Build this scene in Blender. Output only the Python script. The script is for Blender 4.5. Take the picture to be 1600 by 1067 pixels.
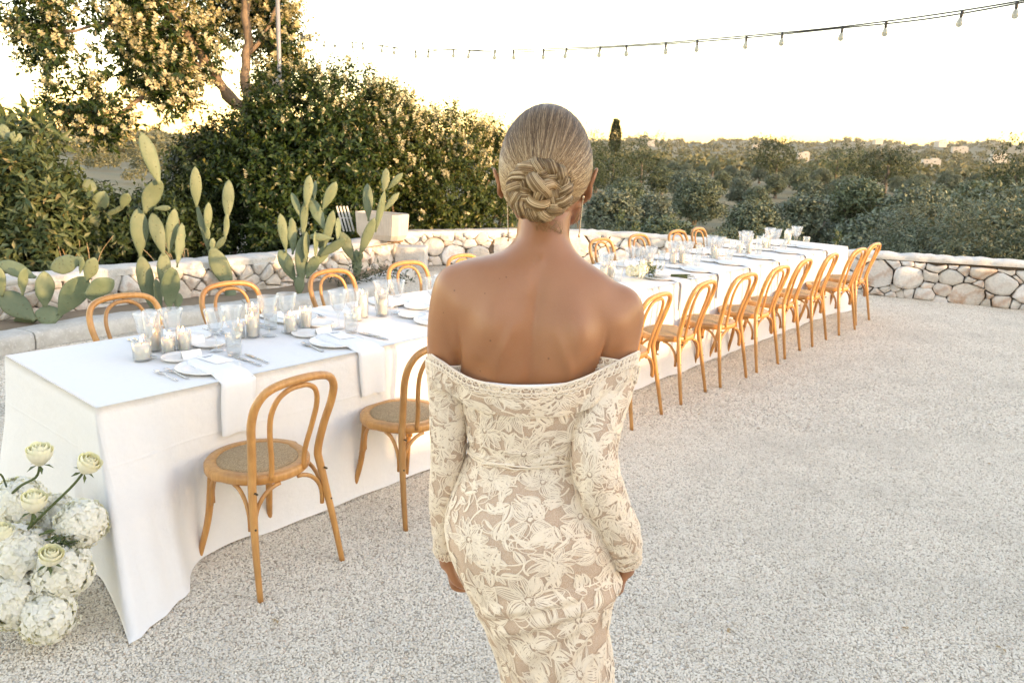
import bpy, bmesh, math, random
import numpy as np
from mathutils import Vector, Matrix

for o in list(bpy.data.objects):
    bpy.data.objects.remove(o)
scene = bpy.context.scene
COL = scene.collection
random.seed(7)
rng = np.random.default_rng(7)
PI = math.pi

# ------------------------------------------------------------------ camera
FOC, PITCH, ROLL, EYE = 1216.0, 0.2476, 0.036, 1.75      # focal length in pixels of a 1600 px wide frame
_U = np.array([0, math.sin(PITCH), math.cos(PITCH)])
_F = np.array([0, math.cos(PITCH), -math.sin(PITCH)])
_X = np.array([1.0, 0, 0])
_R = math.cos(ROLL) * _X + math.sin(ROLL) * _U
_UP = -math.sin(ROLL) * _X + math.cos(ROLL) * _U
cam_data = bpy.data.cameras.new('camera')
cam = bpy.data.objects.new('camera', cam_data)
COL.objects.link(cam)
cam.matrix_world = Matrix(((_R[0], _UP[0], -_F[0], 0), (_R[1], _UP[1], -_F[1], 0), (_R[2], _UP[2], -_F[2], EYE), (0, 0, 0, 1)))
cam_data.sensor_width = 36
cam_data.lens = FOC / 1600 * 36
cam_data.clip_start = 0.05
cam_data.clip_end = 9000
cam_data.dof.use_dof = True
cam_data.dof.focus_distance = 2.1
cam_data.dof.aperture_fstop = 11.0
scene.camera = cam

# ------------------------------------------------------------------ sky, sun, exposure
SUN_EL = math.radians(6.5)
TO_SUN = np.array([.85, -.53]); TO_SUN /= np.linalg.norm(TO_SUN)      # towards the sun, in plan
world = bpy.data.worlds.new('World')
scene.world = world
world.use_nodes = True
wn, wl = world.node_tree.nodes, world.node_tree.links
wn.clear()
sky = wn.new('ShaderNodeTexSky')
sky.sky_type = 'NISHITA'
sky.sun_disc = False
sky.sun_elevation = SUN_EL
sky.sun_rotation = math.atan2(TO_SUN[0], TO_SUN[1])
sky.air_density = 1.0
sky.dust_density = 0.4
sky.ozone_density = 1.0
bg = wn.new('ShaderNodeBackground')
bg.inputs['Strength'].default_value = 0.15
wo = wn.new('ShaderNodeOutputWorld')
wl.new(sky.outputs[0], bg.inputs[0])
wl.new(bg.outputs[0], wo.inputs[0])
sun_data = bpy.data.lights.new('sun', 'SUN')
sun_data.energy = 1.0
sun_data.angle = math.radians(0.8)
sun_data.color = (1.0, 0.74, 0.42)
sun = bpy.data.objects.new('sun', sun_data)
COL.objects.link(sun)
_d = Vector((-TO_SUN[0] * math.cos(SUN_EL), -TO_SUN[1] * math.cos(SUN_EL), -math.sin(SUN_EL)))
sun.rotation_euler = _d.to_track_quat('-Z', 'Y').to_euler()
vs = scene.view_settings
vs.view_transform = 'Standard'
vs.look = 'None'
vs.exposure = 2.88
vs.gamma = 1.0
vs.use_curve_mapping = False
vs.use_white_balance = True
vs.white_balance_temperature = 8200
vs.white_balance_tint = 26
scene.cycles.use_denoising = True
scene.cycles.max_bounces = 8
scene.cycles.diffuse_bounces = 4
scene.cycles.glossy_bounces = 3
scene.cycles.transmission_bounces = 6
scene.cycles.transparent_max_bounces = 24
scene.cycles.caustics_reflective = False
scene.cycles.caustics_refractive = False
scene.cycles.sample_clamp_indirect = 6.0

# ------------------------------------------------------------------ helpers
def ray(px, py):
    x, v = px - 800.0, 533.5 - py
    return x * _R + v * _UP + FOC * _F
def at(px, py, Y):
    d = ray(px, py)
    return np.array([0, 0, EYE]) + d * (Y / d[1])
def on(px, py, z=0.0):
    d = ray(px, py)
    return np.array([0, 0, EYE]) + d * ((z - EYE) / d[2])
def unit(v):
    v = np.asarray(v, float)
    return v / (np.linalg.norm(v, axis=-1, keepdims=True) + 1e-12)

class MB:
    """collects vertices and faces and builds them as one mesh object"""
    def __init__(self):
        self.V, self.F, self.M, self.n = [], [], [], 0
    def add(self, V, Fs, mat=0):
        V = np.asarray(V, float).reshape(-1, 3)
        if isinstance(Fs, np.ndarray):
            Fs = [Fs]
        for f in Fs:
            f = np.asarray(f, int)
            if f.ndim == 1:
                f = f[None]
            self.F.append(f + self.n)
            self.M.append(mat)
        self.V.append(V)
        self.n += len(V)
        return self
    def mesh(self, name, mats, smooth=True):
        me = bpy.data.meshes.new(name)
        V = np.concatenate(self.V)
        me.vertices.add(len(V))
        me.vertices.foreach_set('co', V.astype(np.float32).ravel())
        li = np.concatenate([f.ravel() for f in self.F]).astype(np.int32)
        cnt = np.concatenate([np.full(len(f), f.shape[1]) for f in self.F])
        st = np.concatenate([[0], np.cumsum(cnt)[:-1]]).astype(np.int32)
        me.loops.add(len(li))
        me.loops.foreach_set('vertex_index', li)
        me.polygons.add(len(cnt))
        me.polygons.foreach_set('loop_start', st)
        me.polygons.foreach_set('material_index', np.concatenate([np.full(len(f), m) for f, m in zip(self.F, self.M)]).astype(np.int32))
        me.polygons.foreach_set('use_smooth', np.full(len(cnt), bool(smooth)))
        me.update(calc_edges=True)
        for m in (mats if isinstance(mats, (list, tuple)) else [mats]):
            me.materials.append(m)
        return me
    def build(self, name, mats, parent=None, smooth=True):
        return link(name, self.mesh(name, mats, smooth), parent)

def link(name, data, parent=None):
    o = bpy.data.objects.new(name, data)
    COL.objects.link(o)
    if parent is not None:
        o.parent = parent
    return o
def tag(o, label=None, cat=None, group=None, kind=None):
    if label: o['label'] = label
    if cat: o['category'] = cat
    if group: o['group'] = group
    if kind: o['kind'] = kind
    return o
def thing(name, label, cat, loc=(0, 0, 0), rz=0.0, group=None):
    o = bpy.data.objects.new(name, None)
    COL.objects.link(o)
    o.empty_display_size = 0.1
    o.location = loc
    o.rotation_euler = (0, 0, rz)
    return tag(o, label, cat, group)
CH = {}
def kids(o):
    return [c for c in bpy.data.objects if c.parent is o] if o.name not in CH else CH[o.name]
def copy_thing(src, loc, rz, label, scale=1.0, parts=None):
    c = src.copy(); COL.objects.link(c)
    c.location = loc; c.rotation_euler = (0, 0, rz); c.scale = (scale,) * 3
    c['label'] = label
    for p in (parts if parts is not None else src.children):
        q = p.copy(); COL.objects.link(q); q.parent = c
        for s in p.children:
            t = s.copy(); COL.objects.link(t); t.parent = q
    return c

def catmull(P, n, closed=False):
    P = np.asarray(P, float)
    if closed:
        Q = np.concatenate([P[-1:], P, P[:2]]); m = len(P)
    else:
        Q = np.concatenate([2 * P[:1] - P[1:2], P, 2 * P[-1:] - P[-2:-1]]); m = len(P) - 1
    t = np.linspace(0, m, n, endpoint=not closed)
    i = np.minimum(t.astype(int), m - 1); u = (t - i)[:, None]
    a, b, c, d = Q[i], Q[i + 1], Q[i + 2], Q[i + 3]
    return 0.5 * ((2 * b) + (-a + c) * u + (2 * a - 5 * b + 4 * c - d) * u ** 2 + (-a + 3 * b - 3 * c + d) * u ** 3)

def frames(P, up0=None):
    P = np.asarray(P, float); n = len(P)
    T = unit(np.gradient(P, axis=0))
    u = np.array(up0 if up0 is not None else ([0, 0, 1.0] if abs(T[0][2]) < 0.9 else [1.0, 0, 0]), float)
    A = np.zeros_like(P); B = np.zeros_like(P)
    for i in range(n):
        u = u - T[i] * (u @ T[i]); u = u / (np.linalg.norm(u) + 1e-12)
        A[i] = u; B[i] = np.cross(T[i], u)
    return T, A, B

def tube(P, r, n=8, cap=True, up0=None, r2=None):
    P = np.asarray(P, float); m = len(P)
    r = np.broadcast_to(np.asarray(r, float), (m,)); r2 = r if r2 is None else np.broadcast_to(np.asarray(r2, float), (m,))
    T, A, B = frames(P, up0)
    a = np.linspace(0, 2 * PI, n, endpoint=False)
    V = P[:, None] + A[:, None] * (np.cos(a)[None, :, None] * r[:, None, None]) + B[:, None] * (np.sin(a)[None, :, None] * r2[:, None, None])
    V = V.reshape(-1, 3)
    i, j = np.meshgrid(np.arange(m - 1), np.arange(n), indexing='ij')
    j2 = (j + 1) % n
    F = np.stack([i * n + j, i * n + j2, (i + 1) * n + j2, (i + 1) * n + j], -1).reshape(-1, 4)
    Fs = [F]
    if cap:
        Fs += [np.arange(n)[::-1][None], ((m - 1) * n + np.arange(n))[None]]
    return V, Fs

def lathe(prof, n=32, flute=None):
    """prof: (r, z) pairs; flute(k, angle) gives a radius factor"""
    prof = np.asarray(prof, float); m = len(prof)
    a = np.linspace(0, 2 * PI, n, endpoint=False)
    R = prof[:, 0][:, None] * np.ones(n)[None]
    if flute is not None:
        R = R * np.stack([flute(k, a) for k in range(m)])
    V = np.stack([R * np.cos(a), R * np.sin(a), prof[:, 1][:, None] * np.ones(n)[None]], -1).reshape(-1, 3)
    i, j = np.meshgrid(np.arange(m - 1), np.arange(n), indexing='ij'); j2 = (j + 1) % n
    F = np.stack([i * n + j, i * n + j2, (i + 1) * n + j2, (i + 1) * n + j], -1).reshape(-1, 4)
    return V, [F]

def ellipsoid(c, r, nu=16, nv=10, R=None):
    th = np.linspace(0, PI, nv + 1)[1:-1]; a = np.linspace(0, 2 * PI, nu, endpoint=False)
    V = np.stack([np.sin(th)[:, None] * np.cos(a), np.sin(th)[:, None] * np.sin(a), np.cos(th)[:, None] * np.ones(nu)], -1).reshape(-1, 3)
    V = np.concatenate([V, [[0, 0, 1], [0, 0, -1]]]) * np.asarray(r, float)
    if R is not None: V = V @ np.asarray(R).T
    V = V + np.asarray(c, float)
    m = nv - 1
    i, j = np.meshgrid(np.arange(m - 1), np.arange(nu), indexing='ij'); j2 = (j + 1) % nu
    F = np.stack([i * nu + j, (i + 1) * nu + j, (i + 1) * nu + j2, i * nu + j2], -1).reshape(-1, 4)
    k = np.arange(nu); k2 = (k + 1) % nu
    return V, [F, np.stack([np.full(nu, m * nu), k, k2], -1), np.stack([np.full(nu, m * nu + 1), (m - 1) * nu + k2, (m - 1) * nu + k], -1)]

def grid(V):
    """faces of an (m, n, 3) vertex grid"""
    m, n = V.shape[:2]
    i, j = np.meshgrid(np.arange(m - 1), np.arange(n - 1), indexing='ij')
    return V.reshape(-1, 3), [np.stack([i * n + j, i * n + j + 1, (i + 1) * n + j + 1, (i + 1) * n + j], -1).reshape(-1, 4)]

def bevel_box(name, size, bev, mat, parent=None, loc=(0, 0, 0), seg=2, taper=None):
    bm = bmesh.new()
    bmesh.ops.create_cube(bm, size=1.0)
    for v in bm.verts:
        v.co = Vector((v.co.x * size[0], v.co.y * size[1], v.co.z * size[2]))
        if taper and v.co.z < 0:
            v.co.x *= taper; v.co.y *= taper
        v.co += Vector(loc)
    if bev: bmesh.ops.bevel(bm, geom=bm.edges[:], offset=bev, segments=seg, affect='EDGES', profile=0.5)
    me = bpy.data.meshes.new(name); bm.to_mesh(me); bm.free()
    me.materials.append(mat)
    return link(name, me, parent)

def snoise(p, f=1.0, seed=0):
    """cheap smooth noise for arrays of points, about -1..1"""
    r = np.random.default_rng(seed); p = np.asarray(p, float) * f; s = 0
    for k in range(5):
        w = r.normal(size=3) * (1 + 0.45 * k)
        s = s + np.sin(p @ w + r.uniform(0, 6.28)) / (1 + 0.35 * k)
    return s / 2.2

# ------------------------------------------------------------------ materials
def mat(name):
    m = bpy.data.materials.new(name); m.use_nodes = True
    nt = m.node_tree; nt.nodes.clear()
    out = nt.nodes.new('ShaderNodeOutputMaterial')
    return m, nt.nodes, nt.links, out
def pbsdf(N, **kw):
    b = N.new('ShaderNodeBsdfPrincipled')
    for k, v in kw.items():
        b.inputs[k.replace('_', ' ')].default_value = v
    return b
def ramp(N, L, src, stops):
    r = N.new('ShaderNodeValToRGB'); e = r.color_ramp.elements
    while len(e) < len(stops): e.new(0.5)
    for el, (p, c) in zip(e, stops):
        el.position = p; el.color = (*c, 1) if len(c) == 3 else c
    if src is not None: L.new(src, r.inputs[0])
    return r.outputs[0]
def coord(N, kind='Object'):
    return N.new('ShaderNodeTexCoord').outputs[kind]
def noise(N, L, scale, detail=3, rough=0.5, vec=None, out='Fac'):
    t = N.new('ShaderNodeTexNoise'); t.inputs['Scale'].default_value = scale
    t.inputs['Detail'].default_value = detail; t.inputs['Roughness'].default_value = rough
    if vec is not None: L.new(vec, t.inputs['Vector'])
    return t.outputs[out]
def voro(N, L, scale, feat='F1', vec=None, out='Distance'):
    t = N.new('ShaderNodeTexVoronoi'); t.feature = feat; t.inputs['Scale'].default_value = scale
    if vec is not None: L.new(vec, t.inputs['Vector'])
    return t.outputs[out]
def mix(N, L, fac, a, b, mode='MIX'):
    m = N.new('ShaderNodeMix'); m.data_type = 'RGBA'; m.blend_type = mode
    for s, v in ((m.inputs[0], fac), (m.inputs[6], a), (m.inputs[7], b)):
        if hasattr(v, 'node'): L.new(v, s)
        elif isinstance(v, (int, float)): s.default_value = v
        else: s.default_value = (*v, 1)
    return m.outputs[2]
def math_(N, L, op, a, b=None, c=None):
    m = N.new('ShaderNodeMath'); m.operation = op
    for s, v in zip(m.inputs, (a, b, c)):
        if v is None: continue
        if hasattr(v, 'node'): L.new(v, s)
        else: s.default_value = v
    return m.outputs[0]
def bump(N, L, h, strength=0.3, dist=0.01, nrm=None):
    b = N.new('ShaderNodeBump'); b.inputs['Strength'].default_value = strength; b.inputs['Distance'].default_value = dist
    L.new(h, b.inputs['Height'])
    if nrm is not None: L.new(nrm, b.inputs['Normal'])
    return b.outputs[0]
def island(N):
    return N.new('ShaderNodeNewGeometry').outputs['Random Per Island']
def objrand(N):
    return N.new('ShaderNodeObjectInfo').outputs['Random']

def m_gravel():
    m, N, L, O = mat('gravel'); co = coord(N)
    cell = voro(N, L, 95, vec=co, out='Color'); d = voro(N, L, 95, vec=co)
    sep = N.new('ShaderNodeSeparateColor'); L.new(cell, sep.inputs[0])
    c1 = ramp(N, L, sep.outputs[0], [(0, (.46, .39, .31)), (.25, (.64, .57, .48)), (.7, (.74, .68, .59)), (1, (.80, .75, .66))])
    big = noise(N, L, 2.3, 5, .65, co)
    c2 = mix(N, L, ramp(N, L, big, [(.35, (0, 0, 0)), (.7, (.30, .30, .30))]), c1, (.50, .45, .38))
    gap = ramp(N, L, d, [(.42, (1, 1, 1)), (.62, (.62, .58, .52))])
    c3 = mix(N, L, 1.0, c2, gap, 'MULTIPLY')
    b = pbsdf(N, Roughness=.9); L.new(c3, b.inputs['Base Color'])
    inv = math_(N, L, 'SUBTRACT', 1.0, d)
    h = math_(N, L, 'ADD', inv, math_(N, L, 'MULTIPLY', noise(N, L, 9, 3, .6, co), 1.5))
    L.new(bump(N, L, h, .9, .008), b.inputs['Normal']); L.new(b.outputs[0], O.inputs[0]); return m
def m_pebble():
    m, N, L, O = mat('pebble')
    c = ramp(N, L, objrand(N), [(0, (.44, .36, .27)), (.10, (.66, .57, .46)), (.5, (.78, .70, .585)), (.93, (.84, .775, .67)), (1, (.62, .46, .35))])
    pos = N.new('ShaderNodeNewGeometry').outputs['Position']
    n1 = noise(N, L, 1.6, 5, .65, pos)
    c = mix(N, L, ramp(N, L, n1, [(.45, (0, 0, 0)), (.75, (.5, .5, .5))]), c, (.50, .44, .36))
    n5 = noise(N, L, 7, 4, .7, pos); c = mix(N, L, ramp(N, L, n5, [(.58, (0, 0, 0)), (.72, (.28, .28, .28))]), c, (.40, .34, .27))
    b = pbsdf(N, Roughness=.85); L.new(c, b.inputs['Base Color']); L.new(b.outputs[0], O.inputs[0]); return m
def m_stone():
    m, N, L, O = mat('limestone'); co = coord(N)
    o = objrand(N)
    base = ramp(N, L, o, [(0, (.60, .54, .46)), (.3, (.72, .68, .62)), (.65, (.78, .75, .70)), (1, (.66, .57, .48))])
    n1 = noise(N, L, 7, 6, .62, co)
    rust = ramp(N, L, n1, [(.50, (0, 0, 0)), (.68, (.85, .85, .85))])
    rs = math_(N, L, 'MULTIPLY', rust, ramp(N, L, o, [(.2, (.15, .15, .15)), (.95, (1, 1, 1))]))
    c = mix(N, L, rs, base, (.50, .27, .15))
    n2 = noise(N, L, 38, 5, .7, co)
    c = mix(N, L, ramp(N, L, n2, [(.35, (.35, .35, .35)), (.55, (0, 0, 0))]), c, (.36, .33, .29))
    b = pbsdf(N, Roughness=.92); L.new(c, b.inputs['Base Color'])
    L.new(bump(N, L, math_(N, L, 'ADD', n1, math_(N, L, 'MULTIPLY', n2, .5)), .7, .02), b.inputs['Normal'])
    L.new(b.outputs[0], O.inputs[0]); return m
def m_rough(name, c0, c1, scale=6, bs=.5, bd=.01, rough=.92, spots=None):
    m, N, L, O = mat(name); co = coord(N)
    n1 = noise(N, L, scale, 6, .62, co); n2 = noise(N, L, scale * 7, 4, .65, co)
    c = mix(N, L, ramp(N, L, n1, [(.32, (0, 0, 0)), (.68, (1, 1, 1))]), c0, c1)
    if spots: c = mix(N, L, ramp(N, L, n2, [(.56, (0, 0, 0)), (.68, (.8, .8, .8))]), c, spots)
    b = pbsdf(N, Roughness=rough); L.new(c, b.inputs['Base Color'])
    L.new(bump(N, L, math_(N, L, 'ADD', n1, math_(N, L, 'MULTIPLY', n2, .4)), bs, bd), b.inputs['Normal'])
    L.new(b.outputs[0], O.inputs[0]); return m
def m_leaf(name, dark, light, trans=.3, rough=.45, old=None, tint=None):
    m, N, L, O = mat(name)
    r = island(N)
    st = [(0, dark), (.75, light)] + ([(.93, light), (1.0, old)] if old else [(1.0, light)])
    c = ramp(N, L, r, st)
    if tint:
        c = mix(N, L, math_(N, L, 'MULTIPLY', objrand(N), .75), c, tint, 'MIX')
    b = pbsdf(N, Roughness=rough); L.new(c, b.inputs['Base Color'])
    b.inputs['Specular IOR Level'].default_value = .35
    t = N.new('ShaderNodeBsdfTranslucent')
    L.new(mix(N, L, 1.0, c, (1.0, .95, .45), 'MULTIPLY'), t.inputs[0])
    x = N.new('ShaderNodeMixShader'); x.inputs[0].default_value = trans
    L.new(b.outputs[0], x.inputs[1]); L.new(t.outputs[0], x.inputs[2]); L.new(x.outputs[0], O.inputs[0]); return m
def m_wood(name, c0, c1, rough=.38):
    m, N, L, O = mat(name); co = coord(N)
    mp = N.new('ShaderNodeMapping'); mp.inputs['Scale'].default_value = (60, 60, 5); L.new(co, mp.inputs[0])
    n1 = noise(N, L, 1.0, 5, .6, mp.outputs[0]); n2 = noise(N, L, 6, 3, .5, co)
    c = mix(N, L, ramp(N, L, n1, [(.3, (0, 0, 0)), (.7, (1, 1, 1))]), c0, c1)
    c = mix(N, L, ramp(N, L, n2, [(.4, (0, 0, 0)), (.75, (.45, .45, .45))]), c, tuple(v * .55 for v in c0))
    hs = N.new('ShaderNodeHueSaturation'); L.new(c, hs.inputs['Color'])
    L.new(math_(N, L, 'ADD', math_(N, L, 'MULTIPLY', objrand(N), .4), .8), hs.inputs['Value'])
    b = pbsdf(N, Roughness=rough); L.new(hs.outputs[0], b.inputs['Base Color'])
    b.inputs['Coat Weight'].default_value = .25; b.inputs['Coat Roughness'].default_value = .25
    L.new(bump(N, L, n1, .12, .002), b.inputs['Normal']); L.new(b.outputs[0], O.inputs[0]); return m
def m_plain(name, c, rough=.5, metal=0.0, emit=None, es=1.0, var=.08, scale=20, bs=0.0):
    m, N, L, O = mat(name); co = coord(N)
    n1 = noise(N, L, scale, 4, .6, co)
    col = mix(N, L, n1, tuple(min(1, v * (1 + var)) for v in c), tuple(v * (1 - var) for v in c))
    b = pbsdf(N, Roughness=rough, Metallic=metal); L.new(col, b.inputs['Base Color'])
    if bs: L.new(bump(N, L, n1, bs, .004), b.inputs['Normal'])
    if emit:
        b.inputs['Emission Color'].default_value = (*emit, 1); b.inputs['Emission Strength'].default_value = es
    L.new(b.outputs[0], O.inputs[0]); return m
def m_cloth(name, c, weave=900, wr=.35, trans=.12):
    m, N, L, O = mat(name); co = coord(N)
    w = N.new('ShaderNodeTexWave'); w.inputs['Scale'].default_value = weave / 3; w.bands_direction = 'X'; L.new(co, w.inputs[0])
    w2 = N.new('ShaderNodeTexWave'); w2.inputs['Scale'].default_value = weave / 3; w2.bands_direction = 'Z'; L.new(co, w2.inputs[0])
    n1 = noise(N, L, 5, 5, .55, co); n2 = noise(N, L, 60, 3, .6, co)
    col = mix(N, L, n2, c, tuple(v * .95 for v in c))
    b = pbsdf(N, Roughness=.9); L.new(col, b.inputs['Base Color']); b.inputs['Sheen Weight'].default_value = .15
    h = math_(N, L, 'ADD', n1, math_(N, L, 'MULTIPLY', math_(N, L, 'ADD', w.outputs['Fac'], w2.outputs['Fac']), .006))
    sp = N.new('ShaderNodeSeparateXYZ'); L.new(co, sp.inputs[0])
    for ax_, per_ in ((0, .61), (1, .33), (2, .27)):                   # pressed fold lines
        f_ = math_(N, L, 'PINGPONG', math_(N, L, 'ADD', sp.outputs[ax_], math_(N, L, 'MULTIPLY', n1, .012)), per_)
        h = math_(N, L, 'ADD', h, math_(N, L, 'MULTIPLY', math_(N, L, 'MAXIMUM', math_(N, L, 'SUBTRACT', 1.0, math_(N, L, 'MULTIPLY', f_, 120.0)), 0.0), .09))
    n3 = noise(N, L, 17, 4, .55, co); h = math_(N, L, 'ADD', h, math_(N, L, 'MULTIPLY', n3, .22))
    L.new(bump(N, L, h, wr, .02), b.inputs['Normal'])
    t = N.new('ShaderNodeBsdfTranslucent'); L.new(col, t.inputs[0])
    x = N.new('ShaderNodeMixShader'); x.inputs[0].default_value = trans
    L.new(b.outputs[0], x.inputs[1]); L.new(t.outputs[0], x.inputs[2]); L.new(x.outputs[0], O.inputs[0]); return m
def m_glass(name, tint=(.97, .985, .99), rough=.03, milk=.11):
    m, N, L, O = mat(name)
    lw = N.new('ShaderNodeLayerWeight'); lw.inputs['Blend'].default_value = .5
    t = N.new('ShaderNodeBsdfTransparent'); t.inputs[0].default_value = (*tint, 1)
    g = N.new('ShaderNodeBsdfGlossy'); g.inputs['Roughness'].default_value = rough
    x = N.new('ShaderNodeMixShader')
    L.new(math_(N, L, 'MULTIPLY_ADD', math_(N, L, 'POWER', lw.outputs['Facing'], 2.4), .9, .08), x.inputs[0]); L.new(t.outputs[0], x.inputs[1]); L.new(g.outputs[0], x.inputs[2])
    d = N.new('ShaderNodeBsdfTranslucent'); d.inputs[0].default_value = (.95, .95, .95, 1)
    y = N.new('ShaderNodeMixShader'); y.inputs[0].default_value = milk
    L.new(x.outputs[0], y.inputs[1]); L.new(d.outputs[0], y.inputs[2])
    L.new(y.outputs[0], O.inputs[0]); return m
def m_wax():
    m, N, L, O = mat('wax'); b = pbsdf(N, Roughness=.45); b.inputs['Base Color'].default_value = (.88, .83, .74, 1)
    b.inputs['Subsurface Weight'].default_value = .4; b.inputs['Subsurface Radius'].default_value = (.02, .012, .008); b.inputs['Subsurface Scale'].default_value = .5
    L.new(b.outputs[0], O.inputs[0]); return m
def m_rattan():
    m, N, L, O = mat('woven_rattan'); co = coord(N)
    mp = N.new('ShaderNodeMapping'); mp.inputs['Rotation'].default_value = (0, 0, .78); mp.inputs['Scale'].default_value = (1, 1, 0); L.new(co, mp.inputs[0])
    bk = N.new('ShaderNodeTexBrick'); bk.inputs['Scale'].default_value = 62; bk.inputs['Mortar Size'].default_value = .035; bk.inputs['Mortar Smooth'].default_value = .6
    bk.inputs['Color1'].default_value = (.55, .36, .19, 1); bk.inputs['Color2'].default_value = (.40, .25, .12, 1); bk.inputs['Mortar'].default_value = (.10, .06, .03, 1)
    L.new(mp.outputs[0], bk.inputs[0])
    n2 = noise(N, L, 160, 3, .6, co)
    c = mix(N, L, ramp(N, L, n2, [(.35, (0, 0, 0)), (.65, (.6, .6, .6))]), bk.outputs[0], (.62, .46, .28))
    b = pbsdf(N, Roughness=.75); L.new(c, b.inputs['Base Color'])
    L.new(bump(N, L, math_(N, L, 'SUBTRACT', n2, bk.outputs['Fac']), .8, .003), b.inputs['Normal'])
    L.new(b.outputs[0], O.inputs[0]); return m

M = dict(
    gravel=m_gravel(), pebble=m_pebble(), stone=m_stone(),
    mortar=m_rough('wall_earth', (.10, .075, .055), (.16, .12, .085), 9, .8, .03),
    coping=m_rough('whitewashed_coping', (.70, .67, .62), (.56, .53, .48), 5, .8, .025, spots=(.44, .40, .34)),
    kerb=m_rough('kerb_concrete', (.62, .60, .55), (.46, .43, .38), 7, .9, .02, spots=(.70, .68, .63)),
    soil=m_rough('dry_soil', (.28, .21, .14), (.20, .15, .10), 1.5, .6, .05),
    field=m_rough('dry_grass_ground', (.14, .12, .066), (.10, .10, .048), .12, .5, .3, spots=(.17, .14, .085)),
    bark=m_rough('bark', (.26, .19, .13), (.16, .11, .075), 14, .9, .02),
    olive_bark=m_rough('olive_bark', (.15, .125, .10), (.09, .075, .06), 9, .9, .03),
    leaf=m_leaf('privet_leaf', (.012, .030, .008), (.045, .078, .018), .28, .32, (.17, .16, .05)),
    leaf_sunlit=m_leaf('sunlit_tone_privet_leaf', (.022, .042, .010), (.085, .115, .028), .34, .34, (.26, .22, .07)),  # lighter copy of the privet leaf, with sunlight put into its colour
    leaf2=m_leaf('shrub_leaf', (.014, .030, .010), (.048, .075, .024), .22, .42),
    leaf3=m_leaf('long_leaf', (.04, .075, .03), (.12, .15, .06), .25, .42, (.28, .22, .10)),
    blossom=m_leaf('blossom', (.52, .46, .28), (.74, .66, .43), .40, .7),
    olive=m_leaf('olive_leaf', (.036, .058, .033), (.19, .22, .155), .03, .5, None, (.07, .105, .05)),
    conifer=m_leaf('conifer_leaf', (.02, .035, .015), (.05, .07, .025), .15, .6),
    woodland=m_leaf('woodland_leaf', (.065, .075, .038), (.165, .16, .085), .2, .7),
    dry=m_plain('dry_stalk', (.42, .30, .17), .8, var=.25),
    wood=m_wood('bentwood', (.41, .175, .046), (.55, .275, .086)),
    rattan=m_rattan(),
    cloth=m_cloth('linen', (.86, .85, .835), 900, .6),
    napkin=m_cloth('napkin_linen', (.88, .88, .885), 700, .3),
    china=m_plain('ceramic', (.80, .79, .76), .25, var=.03, scale=200),
    steel=m_plain('steel', (.55, .55, .54), .22, 1.0, var=.05),
    brass=m_plain('screw', (.10, .07, .04), .5, .6),
    glass=m_glass('glass'), wax=m_wax(),
    wick=m_plain('wick', (.03, .025, .02), .9),
    flame=m_plain('flame', (1, .6, .2), .5, emit=(1.0, .55, .18), es=6.0),
    paper=m_plain('paper', (.85, .85, .84), .8, var=.02),
    ink=m_plain('ink', (.12, .12, .14), .8),
    black=m_plain('black_plastic', (.02, .02, .02), .5),
    bulb=m_glass('bulb_glass', (.42, .42, .40)),
    cable=m_plain('cable', (.03, .028, .025), .7),
    planter=m_rough('planter_concrete', (.58, .52, .44), (.50, .44, .37), 12, .3, .005),
    house=m_rough('white_wall', (.48, .45, .41), (.40, .37, .33), 3, .3, .01),
    window=m_plain('dark_window', (.05, .06, .07), .2),
    greymetal=m_plain('grey_metal', (.32, .31, .30), .5, .4),
    petal=m_leaf('white_petal', (.84, .83, .78), (.91, .90, .87), .3, .8),
    rose=m_leaf('cream_rose', (.84, .82, .68), (.90, .88, .78), .30, .6),
    stem=m_plain('green_stem', (.07, .10, .03), .6, var=.3),
)
# ------------------------------------------------------------------ ground and terrain
def edge_radius(az):
    """distance from the camera to the foot of the terrace, by compass angle (0 = view direction)"""
    k = [(-180, 30), (-80, 22), (-50, 15), (-35, 15.5), (-12, 15.8), (-7, 13.6), (0, 12.9), (6, 12.9), (18, 12.1), (32, 12.0), (45, 13), (80, 22), (180, 30)]
    return np.interp(np.degrees(az), [a for a, _ in k], [b for _, b in k])
def ridge(az):
    a = np.degrees(az)
    base = np.interp(a, [-180, -60, -30, -12, 0, 8, 20, 32, 60, 180], [10, 0, -4, 2, 14, 20, 28, 36, 36, 10])
    return base + 4 * np.sin(a * .9) + 2.5 * np.sin(a * 2.3 + 1) + 1.3 * np.sin(a * 5.1)
def height(x, y):
    x = np.asarray(x, float); y = np.asarray(y, float)
    r = np.hypot(x, y); az = np.arctan2(x, y); R0 = edge_radius(az)
    e = r - R0
    plain = np.interp(r, [0, 40, 100, 260, 420, 3500], [-3.0, -3.1, -3.3, -3.3, -3.3, -3.3])
    plain = plain + .25 * np.sin(x * .11 + 1) * np.sin(y * .09) * np.clip((r - 16) / 30, 0, 1)
    t = np.clip((r - 260) / 1700, 0, 1); t = t * t * (3 - 2 * t)
    hill = t * (ridge(az) + 3.3) + np.clip((r - 300) / 400, 0, 1) * 1.6 * np.sin(x * .012 + .5) * np.sin(y * .009)
    s = np.clip(e / 3.0, 0, 1); s = s * s * (3 - 2 * s)
    return np.where(e <= 0, -.02, -.02 + (plain + .02) * s) + np.where(e > 3, hill, 0) - np.clip((r - 2000) / 60, 0, 3) * 3
az = np.linspace(-PI, PI, 361)
rad = np.concatenate([[.01], np.linspace(2, 20, 37), np.geomspace(20.5, 2400, 105)])
A_, R_ = np.meshgrid(az, rad, indexing='ij')
X_, Y_ = np.sin(A_) * R_, np.cos(A_) * R_
G = np.stack([X_, Y_, height(X_, Y_)], -1)
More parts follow.
